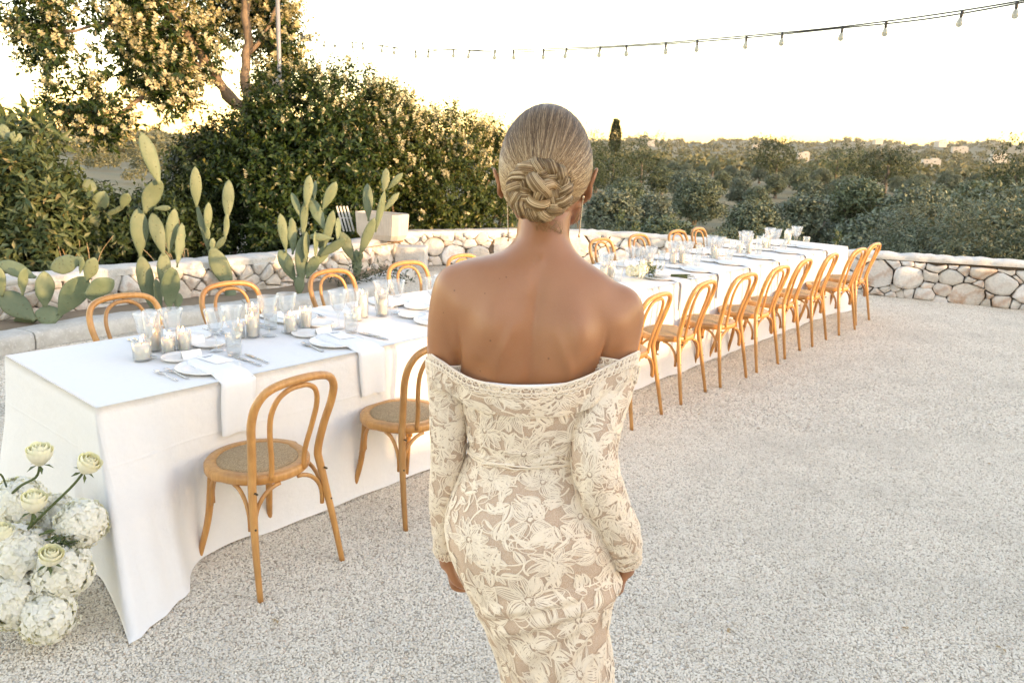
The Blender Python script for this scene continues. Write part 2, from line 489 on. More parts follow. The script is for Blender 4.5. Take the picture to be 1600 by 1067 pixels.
mb = MB(); V, F = grid(G); mb.add(V, [F[0][:, ::-1]])
tag(mb.build('terrain', M['field']), kind='structure')

# gravel sheet of the terrace
ring = [(math.sin(a) * (edge_radius(a) - .6), math.cos(a) * (edge_radius(a) - .6)) for a in np.linspace(-PI, PI, 91)[:-1]]
mb = MB()
rr = np.linspace(0.02, 1, 30)
GV = np.array([[[p[0] * t, p[1] * t, .0] for t in rr] for p in ring + ring[:1]])
V, F = grid(GV); mb.add(V, [F[0][:, ::-1]])
tag(mb.build('gravel_ground', M['gravel']), kind='structure')

# loose stones on it: scattered in the part of the terrace near the camera
def scatter_gravel(name, poly, density, size, seed):
    mb = MB()
    mb.add([(x, y, .001) for x, y in poly], [np.arange(len(poly))])
    o = mb.build(name, M['pebble'], smooth=False)
    g = bpy.data.node_groups.new(name, 'GeometryNodeTree')
    g.interface.new_socket('Geometry', in_out='INPUT', socket_type='NodeSocketGeometry')
    g.interface.new_socket('Geometry', in_out='OUTPUT', socket_type='NodeSocketGeometry')
    n = g.nodes; l = g.links
    i = n.new('NodeGroupInput'); u = n.new('NodeGroupOutput')
    d = n.new('GeometryNodeDistributePointsOnFaces'); d.inputs['Density'].default_value = density; d.inputs['Seed'].default_value = seed
    ico = n.new('GeometryNodeMeshIcoSphere'); ico.inputs['Radius'].default_value = 1.0; ico.inputs['Subdivisions'].default_value = 1
    sm = n.new('GeometryNodeSetMaterial'); sm.inputs['Material'].default_value = M['pebble']
    ins = n.new('GeometryNodeInstanceOnPoints')
    rs = n.new('FunctionNodeRandomValue'); rs.data_type = 'FLOAT_VECTOR'
    rs.inputs[0].default_value = (size * .55, size * .5, size * .35); rs.inputs[1].default_value = (size * 1.25, size * 1.0, size * .75)
    rr_ = n.new('FunctionNodeRandomValue'); rr_.data_type = 'FLOAT_VECTOR'
    rr_.inputs[0].default_value = (-.6, -.6, 0); rr_.inputs[1].default_value = (.6, .6, 6.28)
    l.new(i.outputs[0], d.inputs[0]); l.new(d.outputs['Points'], ins.inputs['Points'])
    l.new(ico.outputs[0], sm.inputs[0]); l.new(sm.outputs[0], ins.inputs['Instance'])
    l.new(rs.outputs[0], ins.inputs['Scale']); l.new(rr_.outputs[0], ins.inputs['Rotation'])
    l.new(ins.outputs[0], u.inputs[0])
    md = o.modifiers.new('scatter', 'NODES'); md.node_group = g
    tag(o, kind='stuff'); return o
scatter_gravel('gravel', [(-2.6, 1.2), (2.4, 1.2), (4.2, 4.8), (-3.2, 4.8)], 19000, .0056, 3)
scatter_gravel('gravel', [(-4.2, 4.802), (4.2, 4.802), (7.6, 9.0), (3.2, 11.0), (0.0, 11.6), (-1.3, 10.6), (-1.5, 8.6), (-2.3, 7.8), (-3.8, 6.2)], 7500, .0082, 5)

# ------------------------------------------------------------------ dry stone walls
def clip_poly(poly, a, b, c):
    """keep a*x + b*y <= c"""
    out = []
    for i in range(len(poly)):
        p, q = poly[i], poly[(i + 1) % len(poly)]
        dp, dq = a * p[0] + b * p[1] - c, a * q[0] + b * q[1] - c
        if dp <= 0: out.append(p)
        if (dp < 0) != (dq < 0) and dp != dq:
            t = dp / (dp - dq); out.append((p[0] + t * (q[0] - p[0]), p[1] + t * (q[1] - p[1])))
    return out
def cells(pts, wts, x0, x1, h0, h1):
    res = []
    for i, (x, y) in enumerate(pts):
        poly = [(x - .7, h0), (x + .7, h0), (x + .7, h1), (x - .7, h1)]
        poly = [(min(max(px, x0), x1), py) for px, py in poly]
        for j, (u, v) in enumerate(pts):
            if i == j or abs(u - x) > 1.0: continue
            a, b = 2 * (u - x), 2 * (v - y)
            c = u * u + v * v - x * x - y * y - wts[j] + wts[i]
            poly = clip_poly(poly, a, b, c)
            if len(poly) < 3: break
        if len(poly) >= 3: res.append(poly)
    return res
def wall_path(P):
    D = catmull(P, 400)
    L = np.concatenate([[0], np.cumsum(np.linalg.norm(np.diff(D[:, :2], axis=0), axis=1))])
    return D, L
def wall_at(W, u):
    D, L = W
    u = np.asarray(u, float)
    p = np.stack([np.interp(u, L, D[:, k]) for k in range(3)], -1)
    q = np.stack([np.interp(u + .05, L, D[:, k]) for k in range(2)], -1) - np.stack([np.interp(u - .05, L, D[:, k]) for k in range(2)], -1)
    t = unit(q); nrm = np.stack([t[..., 1], -t[..., 0]], -1)          # path runs left to right: the normal points towards the terrace
    return p, nrm
def place(W, u, w, d):
    p, n = wall_at(W, u)
    return np.stack([p[..., 0] + n[..., 0] * d, p[..., 1] + n[..., 1] * d, w], -1)
def chaikin(poly, k=1):
    P = np.array(poly)
    for _ in range(k):
        Q = np.roll(P, -1, axis=0)
        P = np.stack([P * .9 + Q * .1, P * .14 + Q * .86], 1).reshape(-1, 2)
    return P
def stone_mesh(W, poly, z0, gap, dep, rg, rough=False):
    if rough:
        P = np.array(poly); keep_ = np.linalg.norm(P - np.roll(P, 1, axis=0), axis=1) > .012; P = P[keep_] if keep_.sum() >= 3 else P
        Q = np.roll(P, -1, axis=0); e_ = Q - P; l_ = np.linalg.norm(e_, axis=1, keepdims=True) + 1e-9
        mid = P + e_ * rg.uniform(.35, .65, (len(P), 1)) + np.stack([e_[:, 1], -e_[:, 0]], -1) / l_ * rg.normal(0, .05, (len(P), 1)) * l_
        P = np.stack([P * .93 + P.mean(0) * .07, mid], 1).reshape(-1, 2); c = P.mean(0)
    else:
        P = chaikin(poly); c = P.mean(0)
    size = np.sqrt(np.mean(np.sum((P - c) ** 2, 1)))
    if size < .018: return None
    P = c + (P - c) * max(.5, 1 - gap / size)
    n = len(P)
    tilt = rg.normal(0, .22, 2)
    def lay(s, d):
        Q = c + (P - c) * s
        dd = d + ((Q - c) @ tilt) * (1 if d > 0 else 0) + rg.normal(0, .004, n) * (1 if d > 0 else 0)
        return place(W, Q[:, 0], Q[:, 1] + z0, dd)
    V = np.concatenate([lay(1, -.055), lay(1.0, dep * .25), lay(.95, dep * .85), lay(.6, dep * 1.02), place(W, c[:1], c[1:] + z0, np.array([dep * 1.04]))])
    k = np.arange(n); k2 = (k + 1) % n
    Fs = [np.stack([a * n + k, a * n + k2, (a + 1) * n + k2, (a + 1) * n + k], -1) for a in range(3)]
    Fs.append(np.stack([3 * n + k, 3 * n + k2, np.full(n, 4 * n)], -1))
    return V, Fs
def build_wall(name, label, path, z0, courses, thick, seed, cope=.055, over=.008, style='rubble', mean=.2):
    rg = np.random.default_rng(seed)
    W = wall_path(path); Ltot = W[1][-1]
    root = thing(name, label, 'stone wall', tuple(np.append(path[len(path) // 2][:2], 0)))
    off = np.array(root.location)
    def put(mb, nm, m, smooth=True):
        mb.V = [v - off for v in mb.V]
        return mb.build(nm, m, root, smooth)
    us = np.linspace(0, Ltot, int(Ltot / .07)); top = wall_at(W, us)[0][:, 2] - cope
    # core
    sec = [(-.06, z0 - .3), (-.06, None), (-thick, None), (-thick, z0 - .6)]
    Gd = np.stack([place(W, us, (top if z is None else np.full(len(us), z)), np.full(len(us), d)) for d, z in sec], 1)
    mb = MB(); V, F = grid(Gd); mb.add(V, F); mb.add(Gd[0], [np.arange(4)]); mb.add(Gd[-1], [np.arange(4)[::-1]]); put(mb, 'core', M['mortar'], False)
    # coping: rough, uneven whitewashed slab
    e = .020 * snoise(np.stack([us * 6, us * 0, us * 0], -1), 1, seed) + rg.normal(0, .007, len(us))
    zt = wall_at(W, us)[0][:, 2] + .012 * snoise(np.stack([us * 4, us * 0 + 5, us * 0], -1), 1, seed + 1) + rg.normal(0, .005, len(us))
    rows = [(-thick - .01, top - .004), (-thick - .01, zt - .01), (-thick * .6, zt + .012), (-thick * .3, zt + .008), (over * .3 + e * .5, zt), (over + e, zt - .014), (over + e * .9, zt - cope * .75), (over * .5 + e * .3, top - .006)]
    Gd = np.stack([place(W, us, z, np.broadcast_to(d, us.shape)) for d, z in rows], 1)
    mb = MB(); V, F = grid(Gd); mb.add(V, F); mb.add(Gd[0], [np.arange(len(rows))]); mb.add(Gd[-1], [np.arange(len(rows))[::-1]]); put(mb, 'coping', M['coping'])
    # stones
    pts, wts = [], []
    hh = float(np.mean(wall_at(W, us)[0][:, 2])) - cope - z0
    if style == 'rubble':
        tries = 0
        while tries < 6000:
            tries += 1
            u = rg.uniform(0, Ltot); w = rg.uniform(.02, hh - .02)
            big = (w < hh * .6) and rg.random() < .35
            big = tries < 250 and .08 < w < hh * .62
            if tries < 250 and not big: continue
            r = (rg.uniform(.9, 1.55) if big else (rg.uniform(.5, .8) if tries < 1400 else rg.uniform(.22, .42))) * mean
            if all((abs(u - a) > (r + s) * .62) or ((u - a) ** 2 / 1.5 + (w - b) ** 2 > ((r + s) * .5) ** 2) for (a, b), s in zip(pts, wts)):
                pts.append((u, w)); wts.append(r)
        wt2 = [(r * .55) ** 2 for r in wts]
        sc = 1.35
    else:
        w = 0.0; wt2 = []
        rowh = hh / courses
        for c in range(courses):
            u = rg.uniform(-.1, .1)
            while u < Ltot + .1:
                l = rg.uniform(.7, 2.0) * mean
                pts.append((u + l / 2, (c + .5) * rowh + rg.normal(0, rowh * .16))); wt2.append(rg.uniform(0, .25) * rowh ** 2)
                u += l
        sc = 1.0
    n = 0
    P2 = [(a / sc, b) for a, b in pts]
    for poly in cells(P2, wt2, 0, Ltot / sc, 0.0, hh):
        poly = [(a * sc, b) for a, b in poly]
        sm = stone_mesh(W, poly, z0, rg.choice([.001, .002, .004, .008]) if style == 'rubble' else rg.choice([.002, .004, .007, .012]), rg.uniform(.004, .05), rg, style == 'rubble')
        if sm is None: continue
        mb = MB(); mb.add(*sm); c0 = sm[0].mean(0)
        mb.V = [v - c0 for v in mb.V]
        o = mb.build('stone', M['stone'], root); o.location = c0 - off; n += 1
    return root, W
# path points run left to right; third number is the height of the wall top
back_wall, W_BACK = build_wall('rubble_wall', 'low whitewashed rubble wall across the far end, behind the table', [(-1.72, 10.85, .49), (-.98, 11.35, .49), (-.16, 11.68, .50), (1.03, 11.85, .51), (2.1, 11.55, .51), (3.15, 11.0, .52), (4.7, 10.1, .54), (6.2, 9.4, .58), (8.0, 8.55, .60)], 0.0, 4, .42, 11, mean=.235)
left_wall, W_LEFT = build_wall('garden_wall', 'low coursed limestone wall behind the cacti on the left', [(-5.3, 5.1, .46), (-4.55, 6.45, .45), (-4.1, 7.1, .45), (-3.31, 7.92, .45), (-2.62, 8.67, .45), (-2.12, 9.6, .46), (-1.62, 10.55, .47)], .06, 4, .40, 23, style='course', mean=.17)
# squared sunlit block at the end of the left wall
tag(bevel_box('end_block', (.42, .30, .36), .02, M['coping'], None, (-1.42, 10.62, .18)), 'pale squared stone block ending the left wall below the planter', 'stone block')

# planting bed between kerb and wall
KERB = [(-4.75, 4.6, .13), (-4.02, 5.85, .13), (-3.55, 6.62, .13), (-2.85, 7.25, .14), (-2.15, 7.72, .15), (-1.72, 8.35, .15), (-1.5, 9.2, .14), (-1.32, 10.2, .13)]
W_KERB = wall_path(KERB)
kr = thing('stone_kerb', 'pale rough stone kerb edging the cactus bed', 'kerb', (-3.0, 7.1, 0))
Lk = W_KERB[1][-1]; u0 = 0.0; kk = 0
while u0 < Lk - .1:
    l = min(random.uniform(.75, 1.25), Lk - u0)
    us = np.linspace(u0 + .006, u0 + l - .006, 14)
    zt = wall_at(W_KERB, us)[0][:, 2] + rng.normal(0, .003, 14) + rng.normal(0, .006)
    j = rng.normal(0, .004, (14,)); dd = rng.normal(0, .006)
    rows = [(-.30, zt * 0 - .02), (-.29, zt - .012), (-.26, zt), (-.12, zt + .003), (-.02 + j * .5 + dd, zt - .002), (.0 + j + dd, zt - .02), (.01 + j + dd, zt * .5), (.0 + dd, zt * 0 - .02)]
    Gd = np.stack([place(W_KERB, us, z, np.broadcast_to(d, us.shape)) for d, z in rows], 1) - np.array([-3.0, 7.1, 0])
    mb = MB(); V, F = grid(Gd); mb.add(V, F); mb.add(Gd[0], [np.arange(len(rows))]); mb.add(Gd[-1], [np.arange(len(rows))[::-1]])
    mb.build('kerb_block', M['kerb'], kr); u0 += l
us = np.linspace(0, 1, 40)
a = place(W_KERB, us * Lk, np.full(40, .09), np.full(40, -.2)); b = place(W_LEFT, us * W_LEFT[1][-1], np.full(40, .10), np.full(40, -.02))
mb = MB(); V, F = grid(np.stack([a + (b - a) * t + np.array([0, 0, .03 * math.sin(t * PI)]) for t in np.linspace(0, 1, 6)], 1)); mb.add(V, F)
tag(mb.build('cactus_bed', M['soil']), kind='structure')

# unseen house and wall, added at right to keep sun off the terrace
shade_house = thing('farmhouse', 'unseen white house block added to the right to shade the terrace', 'house', (8.3, -9.4, 0), math.atan2(TO_SUN[1], TO_SUN[0]))
bevel_box('wall', (7, 13, 4.6), .03, M['house'], shade_house, (0, 0, 2.3)); bevel_box('roof', (7.3, 13.2, .25), .03, M['coping'], shade_house, (0, 0, 4.72))
bevel_box('door', (.06, 1.1, 2.2), .01, M['wood'], shade_house, (-3.52, 2.5, 1.1))
shade_wall = thing('added_shade_wall', 'unseen plain wall added to the right to shade the ground', 'wall', (9.57, 1.85, 0), math.radians(58.5))
bevel_box('wall', (9.4, .4, 1.18), .02, M['house'], shade_wall, (0, 0, .59)); bevel_box('coping', (9.45, .46, .06), .01, M['coping'], shade_wall, (0, 0, 1.21))
# ------------------------------------------------------------------ foliage
def leaf_quads(base, d, nrm, ln, wd, four=True, curl=.15):
    """leaves as folded blades: base points, directions, normals, lengths, widths"""
    d = unit(d); s = unit(np.cross(d, nrm)); nn = np.cross(s, d)
    ln = ln[:, None]; wd = wd[:, None]
    tip = base + d * ln - nn * ln * curl
    if not four:
        V = np.stack([base, base + d * ln * .45 + s * wd, tip, base + d * ln * .45 - s * wd], 1)
        n = len(base); k = np.arange(n)[:, None] * 4
        return V.reshape(-1, 3), [k + np.array([[0, 1, 2, 3]])]
    mid = base + d * ln * .5
    V = np.stack([base, mid + s * wd + nn * wd * .35, mid, mid - s * wd + nn * wd * .35, tip], 1)
    n = len(base); k = np.arange(n)[:, None] * 5
    return V.reshape(-1, 3), [k + np.array([[0, 1, 2]]), k + np.array([[0, 2, 3]]), k + np.array([[1, 4, 2]]), k + np.array([[2, 4, 3]])]

def twig_leaves(P, D, k, tl, ln, asp, rg, four=True, spread=.9, droop=.1):
    """P, D: twig starts and directions; k leaves along each"""
    n = len(P); D = unit(D)
    t = (np.arange(k) + .5) / k
    side = unit(np.cross(D, rg.normal(size=(n, 3))))
    side2 = np.cross(D, side)
    ang = np.arange(k) * 2.4
    tlv = tl * rg.uniform(.6, 1.3, n)
    base = P[:, None] + D[:, None] * (t[None, :, None] * tlv[:, None, None])
    rad = side[:, None] * np.cos(ang)[None, :, None] + side2[:, None] * np.sin(ang)[None, :, None]
    d = D[:, None] * (1.1 - spread * .5) + rad * spread + rg.normal(0, .25, (n, k, 3)); d[..., 2] -= droop
    nrm = D[:, None] * .8 - rad * .3 + rg.normal(0, .35, (n, k, 3)) + np.array([0, 0, .5])
    L_ = ln * rg.uniform(.6, 1.2, (n, k))
    return leaf_quads(base.reshape(-1, 3), d.reshape(-1, 3), nrm.reshape(-1, 3), L_.ravel(), (L_ * asp * rg.uniform(.8, 1.2, (n, k))).ravel(), four)

def lobe_points(lobes, n, rg, shell=.55, gap=.0, freq=1.6, up=.25):
    """points and outward directions in the outer shell of a set of ellipsoids (centre, radii)"""
    C = np.array([l[0] for l in lobes], float); R = np.array([np.broadcast_to(l[1], 3) for l in lobes], float)
    w = (R.prod(1)) ** (2 / 3); w /= w.sum()
    out, dirs, m = [], [], 0
    while m < n:
        i = rg.choice(len(lobes), n * 2, p=w)
        d = unit(rg.normal(size=(n * 2, 3)))
        rr = rg.uniform(shell ** 2, 1, n * 2) ** .5
        p = C[i] + d * R[i] * rr[:, None]
        q = np.zeros(len(p), bool)
        for c, r in zip(C, R):                       # drop points buried deep in another lobe
            q |= (((p - c) / r) ** 2).sum(1) < (shell * .8) ** 2
        g = snoise(p, freq, 5) + .35 * snoise(p, freq * 2.7, 9)
        keep = (~q) & (g > gap - 1.0)
        out.append(p[keep]); dirs.append(unit(d[keep] / R[i][keep]) + np.array([0, 0, up])); m += keep.sum()
    return np.concatenate(out)[:n], unit(np.concatenate(dirs)[:n])

def limb(mb, pts, r0, r1, n=7, seg=14, wob=.02):
    P = catmull(pts, seg); P[1:-1] += rng.normal(0, wob, (seg - 2, 3))
    mb.add(*tube(P, np.linspace(r0, r1, seg) * (1 + .08 * rng.normal(size=seg)), n))

def shrub(name, label, lobes, base, ntw, k, tl, ln, asp, leafmat, seed, gap=.25, shell=.5, freq=1.6, blossom=0, stems=6, group=None, up=.3, cat='shrub', droop=.1):
    rg = np.random.default_rng(seed); base = np.array(base, float)
    root = thing(name, label, cat, tuple(base), 0, group)
    P, D = lobe_points(lobes, ntw, rg, shell, gap, freq, up)
    D = unit(D + rg.normal(0, .35, D.shape))
    mb = MB(); mb.add(*[x for x in twig_leaves(P - base, D, k, tl, ln, asp, rg, droop=droop)])
    cr = mb.build('crown', leafmat, root)
    if blossom:  # cream blossom tufts towards the top, also painted in as backlit highlights
        i = np.argsort(-(P[:, 2] + .6 * rg.normal(size=len(P)) + .25 * P[:, 0]))[:blossom]
        mb = MB(); mb.add(*twig_leaves(P[i] - base + D[i] * tl * .7, unit(D[i] + [0, 0, .5]), 16, .16, .035, .45, rg, False, 1.1))
        mb.build('blossom', M['blossom'], root)
    mb = MB()
    C = [np.array(l[0]) for l in lobes]
    for s in range(stems):
        c = C[s % len(C)] - base + rg.normal(0, .15, 3)
        limb(mb, [rg.normal(0, .12, 3) * [1, 1, 0], c * [.5, .5, .45] + rg.normal(0, .1, 3), c], .035, .012, 5, 9)
    mb.build('trunk', M['bark'], root)
    return root

def B(px, py, Y, rx, rz, ry=None):
    """lobe seen at a pixel at depth Y, radii in metres"""
    return (at(px, py, Y), (rx, ry or rx * .8, rz))
hedge = 'bushes behind the left wall'
shrub('privet_bush', 'tallest dark bush, left of the row behind the concrete planter', [B(470, 190, 11.6, .75, .72), B(530, 165, 12.0, .62, .55), B(430, 265, 11.3, .75, .9), B(520, 270, 11.4, .75, .95), B(470, 345, 11.2, .9, .6), B(390, 330, 11.0, .7, .7)], (-3.0, 11.8, -.05), 4200, 9, .24, .085, .24, M['leaf'], 1, .5, .45, 1.5, 150, group=hedge)
shrub('privet_bush', 'middle bush with cream blossom tips doubling as highlights, right behind the planter', [B(603, 190, 12.2, .46, .50), B(625, 250, 12.0, .58, .66), B(575, 290, 11.8, .55, .7), B(620, 330, 11.7, .65, .45)], (-1.9, 12.2, -.05), 2600, 9, .22, .075, .24, M['leaf_sunlit'], 2, .45, .45, 1.6, 520, group=hedge)
shrub('privet_bush', 'right bush of the row, beside the woman\'s hair bun', [B(705, 222, 12.4, .50, .48), B(752, 245, 12.6, .42, .45), B(672, 262, 12.4, .4, .4), B(700, 300, 12.2, .8, .6), B(775, 280, 12.7, .5, .75), B(760, 335, 12.4, .55, .35), B(680, 345, 12.2, .6, .25)], (-1.0, 12.6, -.1), 3000, 9, .2, .07, .24, M['leaf_sunlit'], 3, .45, .45, 1.7, 480, group=hedge)
shrub('dark_shrub', 'dark leafy shrub in shade under the big tree, left of the bushes', [B(330, 270, 11.6, .62, .55), B(300, 340, 11.3, .8, .5), B(370, 240, 11.9, .5, .5), B(260, 380, 10.6, .8, .38)], (-4.4, 11.4, -.05), 2600, 8, .2, .085, .25, M['leaf2'], 4, .3, .35, 1.5, group=hedge)
shrub('long_leaved_shrub', 'sunlit long-leaved shrub at the left edge of the picture', [B(25, 300, 9.0, .62, .45), B(60, 340, 8.9, .45, .42), B(0, 260, 9.3, .35, .25), B(30, 390, 8.8, .6, .35)], (-5.6, 9.0, -.05), 1500, 8, .2, .13, .17, M['leaf3'], 5, .3, .35, 1.8, group=hedge)
shrub('dark_shrub', 'low dark shrub behind the tall cactus, below the view to the hills', [B(150, 360, 9.9, .85, .40), B(230, 370, 10.2, .8, .42), B(110, 330, 10.2, .45, .35), B(90, 390, 9.4, .6, .3)], (-5.0, 10.1, -.05), 3000, 8, .2, .10, .2, M['leaf2'], 6, .3, .3, 1.6, group=hedge)
shrub('long_leaved_shrub', 'drooping broad-leaved plant rising against the sky at far left', [B(40, 215, 9.6, .28, .2), B(20, 190, 9.7, .25, .12)], (-6.0, 9.7, -.05), 60, 8, .18, .24, .13, M['leaf3'], 7, .1, .2, 1.8, group=hedge, stems=2, droop=.35)

# the big tree at top left
rg = np.random.default_rng(41)
tb = at(404, 260, 12.2); tb = np.array([tb[0], tb[1], -.05])
tree = thing('garden_tree', 'tall sunlit tree with leaning trunks and cream blossom at top left', 'tree', tuple(tb))
def T(px, py, Y): return at(px, py, Y) - tb
mb = MB()
limb(mb, [(0, 0, 0), T(408, 300, 12.2), T(402, 215, 12.2), T(388, 178, 12.2)], .17, .12, 10, 14, .012)
limb(mb, [T(390, 185, 12.2), T(384, 120, 12.2), T(386, 60, 12.25), T(381, -20, 12.3), T(372, -120, 12.5)], .085, .05, 8, 16, .012)
limb(mb, [T(388, 180, 12.2), T(350, 140, 12.0), T(322, 100, 11.8), T(290, 50, 11.6), T(250, 0, 11.4)], .095, .04, 8, 16, .015)
limb(mb, [T(322, 100, 11.8), T(250, 120, 11.5), T(200, 170, 11.2), T(150, 205, 11.0)], .045, .015, 6, 12)
limb(mb, [T(290, 50, 11.6), T(190, 40, 11.3), T(100, 50, 11.1)], .04, .015, 6, 12)
limb(mb, [T(385, 90, 12.2), T(420, 40, 12.4), T(440, -10, 12.5)], .04, .015, 6, 10)
limb(mb, [T(250, 0, 11.4), T(180, -50, 11.2), T(120, -80, 11.1)], .035, .012, 6, 10)
mb.build('trunk', M['bark'], tree)
lobes = []
for px, py, Y, r in [(60, 20, 11.2, .42), (95, 85, 11.2, .40), (140, 30, 11.3, .48), (120, 150, 11.1, .40), (185, 95, 11.2, .45), (175, 175, 11.1, .36), (240, 40, 11.5, .45), (250, 110, 11.4, .42), (235, 165, 11.2, .36), (300, 80, 11.7, .42), (275, 150, 11.4, .28), (335, 30, 12.9, .42), (300, 120, 12.6, .30), (425, 30, 12.9, .38), (432, 95, 13.0, .28), (390, 10, 13.1, .40), (200, -20, 11.4, .5), (80, -60, 11.2, .5), (300, -60, 11.8, .6), (400, -80, 12.3, .6), (180, -120, 11.5, .6), (330, -150, 12.0, .6), (60, 70, 11.3, .28), (90, 180, 11.0, .24), (155, 205, 11.0, .22), (440, 60, 12.6, .3), (425, 140, 12.9, .26), (455, 120, 12.8, .22)]:
    lobes.append((at(px, py, Y), (r, r * .9, r * .75)))
P, D = lobe_points(lobes, 4200, rg, .15, .68, 2.6, .2)
D = unit(D + rg.normal(0, .5, D.shape))
mb = MB(); mb.add(*twig_leaves(P - tb, D, 8, .22, .095, .23, rg, droop=.25)); mb.build('crown', M['leaf'], tree)
i = np.argsort(-(P[:, 0] * .25 + .5 * P[:, 2] + .9 * rg.normal(size=len(P))))[:2600]
mb = MB(); mb.add(*twig_leaves(P[i] - tb + D[i] * .15, unit(D[i] + [0, 0, .4]), 18, .20, .050, .42, rg, False, 1.1)); mb.build('blossom', M['blossom'], tree)

# ------------------------------------------------------------------ olive grove and countryside
def olive_meshes(seed, nt, k, ll=.10, asp=.17, gap=.2, lr=(.42, .72), up=.25):
    rg = np.random.default_rng(seed)
    lobes = []
    for a in range(17):
        an = a * 2.4 + rg.uniform(0, .6); rr = rg.uniform(.3, 1.35)
        lobes.append(((math.cos(an) * rr, math.sin(an) * rr, rg.uniform(1.3, 2.95) - .35 * rr), rg.uniform(*lr) * np.array([1, 1, .85])))
    lobes.append(((0, 0, 2.9), (.8, .8, .6)))
    P, D = lobe_points(lobes, nt, rg, .50, gap, 2.6, up)
    D = unit(D + rg.normal(0, .5, D.shape))
    mb = MB(); mb.add(*twig_leaves(P, D, k, .26, ll, asp, rg, False, .8, .0))
    crown = mb.mesh('crown', M['olive'])
    mb = MB()
    limb(mb, [(0, 0, -.3), (.05, .02, .5), (-.05, .05, 1.0)], .24, .17, 8, 8, .02)
    for a in range(4):
        an = a * 1.6 + rg.uniform(0, .8)
        limb(mb, [(-.03, .05, .9), (math.cos(an) * .4, math.sin(an) * .4, 1.5), (math.cos(an) * .8, math.sin(an) * .8, 2.3)], .12, .04, 6, 8, .03)
    return crown, mb.mesh('trunk', M['olive_bark'])
OM = [olive_meshes(100 + s, 5200, 10, .075, .13, .45, (.38, .64), .7) for s in range(4)]
OF = [olive_meshes(200 + s, 3000, 5, .16, .26, .4, (.36, .62)) for s in range(3)]
grp = 'olive trees in the grove below the terrace'
spots = []          # (pixel x, pixel y of the crown's middle, distance, scale)
near = [(1560, 400, 16.0, 1.28, 'large olive tree close behind the wall at the right edge'), (1450, 420, 18.5, 1.15, 'olive tree behind the wall, left of the one at the right edge'), (1600, 330, 24, 1.25, 'olive tree half hidden behind the large one at the right edge'),
        (1145, 350, 16.6, .95, 'spreading low olive tree straight behind the middle of the table'), (1215, 365, 19.5, .88, 'small olive tree behind the table end glasses'), (1338, 330, 43, 1.12, 'dark round olive tree right of the table end, trunk in shade'), (1003, 352, 15.7, .80, 'small round olive bush just behind the wall, right of the woman\'s neck'),
        (1045, 325, 24, .82, 'bright green bush beyond the wall, right of the earring'), (955, 330, 20, .85, 'bright green bush touching the woman\'s right earring'), (1180, 305, 33, .85, 'olive tree in the grove above the middle of the table'), (1265, 305, 36, .95, 'olive tree left of the dark round one'),
        (1090, 285, 52, 1.05, 'dark olive tree standing alone with visible trunk beside the clearing'), (1440, 300, 34, 1.1, 'wide olive tree in the second row towards the right'), (1540, 285, 38, 1.15, 'olive tree in the second row near the right edge'), (1385, 330, 26, .92, 'low olive tree before the wide one of the second row'), (960, 285, 38, .88, 'olive tree level with the woman\'s right ear'), (1025, 290, 42, .82, 'olive tree left of the one standing alone')]
def olive(meshes, x, y, s, rz, label):
    z = float(height(x, y)) - .05
    o = thing('olive_tree', label, 'olive tree', (x, y, z), rz, grp); o.scale = (s * 1.2, s * 1.2, s * .95)
    link('crown', meshes[0], o); link('trunk', meshes[1], o)
    return o
occ = []
for k, (px, py, D_, s, lab) in enumerate(near):
    p = at(px, py, D_); olive(OM[k % 4] if D_ < 22 else OF[k % 3], p[0], p[1], s, k * 1.3, lab); occ.append((p[0], p[1], 1.9 * s))
rows_ = ['third', 'fourth', 'fifth', 'sixth', 'seventh', 'eighth', 'ninth', 'tenth']
rg = np.random.default_rng(77); cnt = 0
COMP = ['far left of the grove', 'left of the grove, beside the woman\'s head', 'left of centre of the grove', 'centre of the grove', 'right of centre of the grove', 'right of the grove', 'far right of the grove']
ordn = ['first', 'second', 'third', 'fourth', 'fifth', 'sixth', 'seventh', 'eighth', 'ninth', 'tenth', 'eleventh', 'twelfth', 'thirteenth', 'fourteenth', 'fifteenth', 'sixteenth', 'seventeenth', 'eighteenth', 'nineteenth', 'twentieth', 'twenty-first', 'twenty-second', 'twenty-third', 'twenty-fourth', 'twenty-fifth']
D_ = 47.0; row = 0
while D_ < 200:
    row += 1; col = 0
    step = 5.4 + D_ * .016
    for a in np.arange(math.atan2(.02, 1), math.radians(37), step / D_):
        aa = a + rg.normal(0, .25 * step / D_); dd = D_ + rg.normal(0, 1.3)
        x, y = math.sin(aa) * dd, math.cos(aa) * dd
        if any((x - u) ** 2 + (y - v) ** 2 < (1.6 + r) ** 2 for u, v, r in occ) or rg.random() < .10: continue
        px = x / y
        if D_ < 62 and (abs(px - .24) < .02 or abs(px - .36) < .03): continue     # little clearings of bare ground
        col += 1
        s = rg.uniform(.68, 1.0)
        olive(OF[rg.integers(3)], x, y, s, rg.uniform(0, 6.28), 'olive tree, %s from the left in the %s grove row' % (ordn[min(col - 1, 24)], ordn[row + 1] if row + 1 < 25 else 'last'))
        occ.append((x, y, 1.5 * s)); cnt += 1
    D_ += 5.6 + D_ * .075
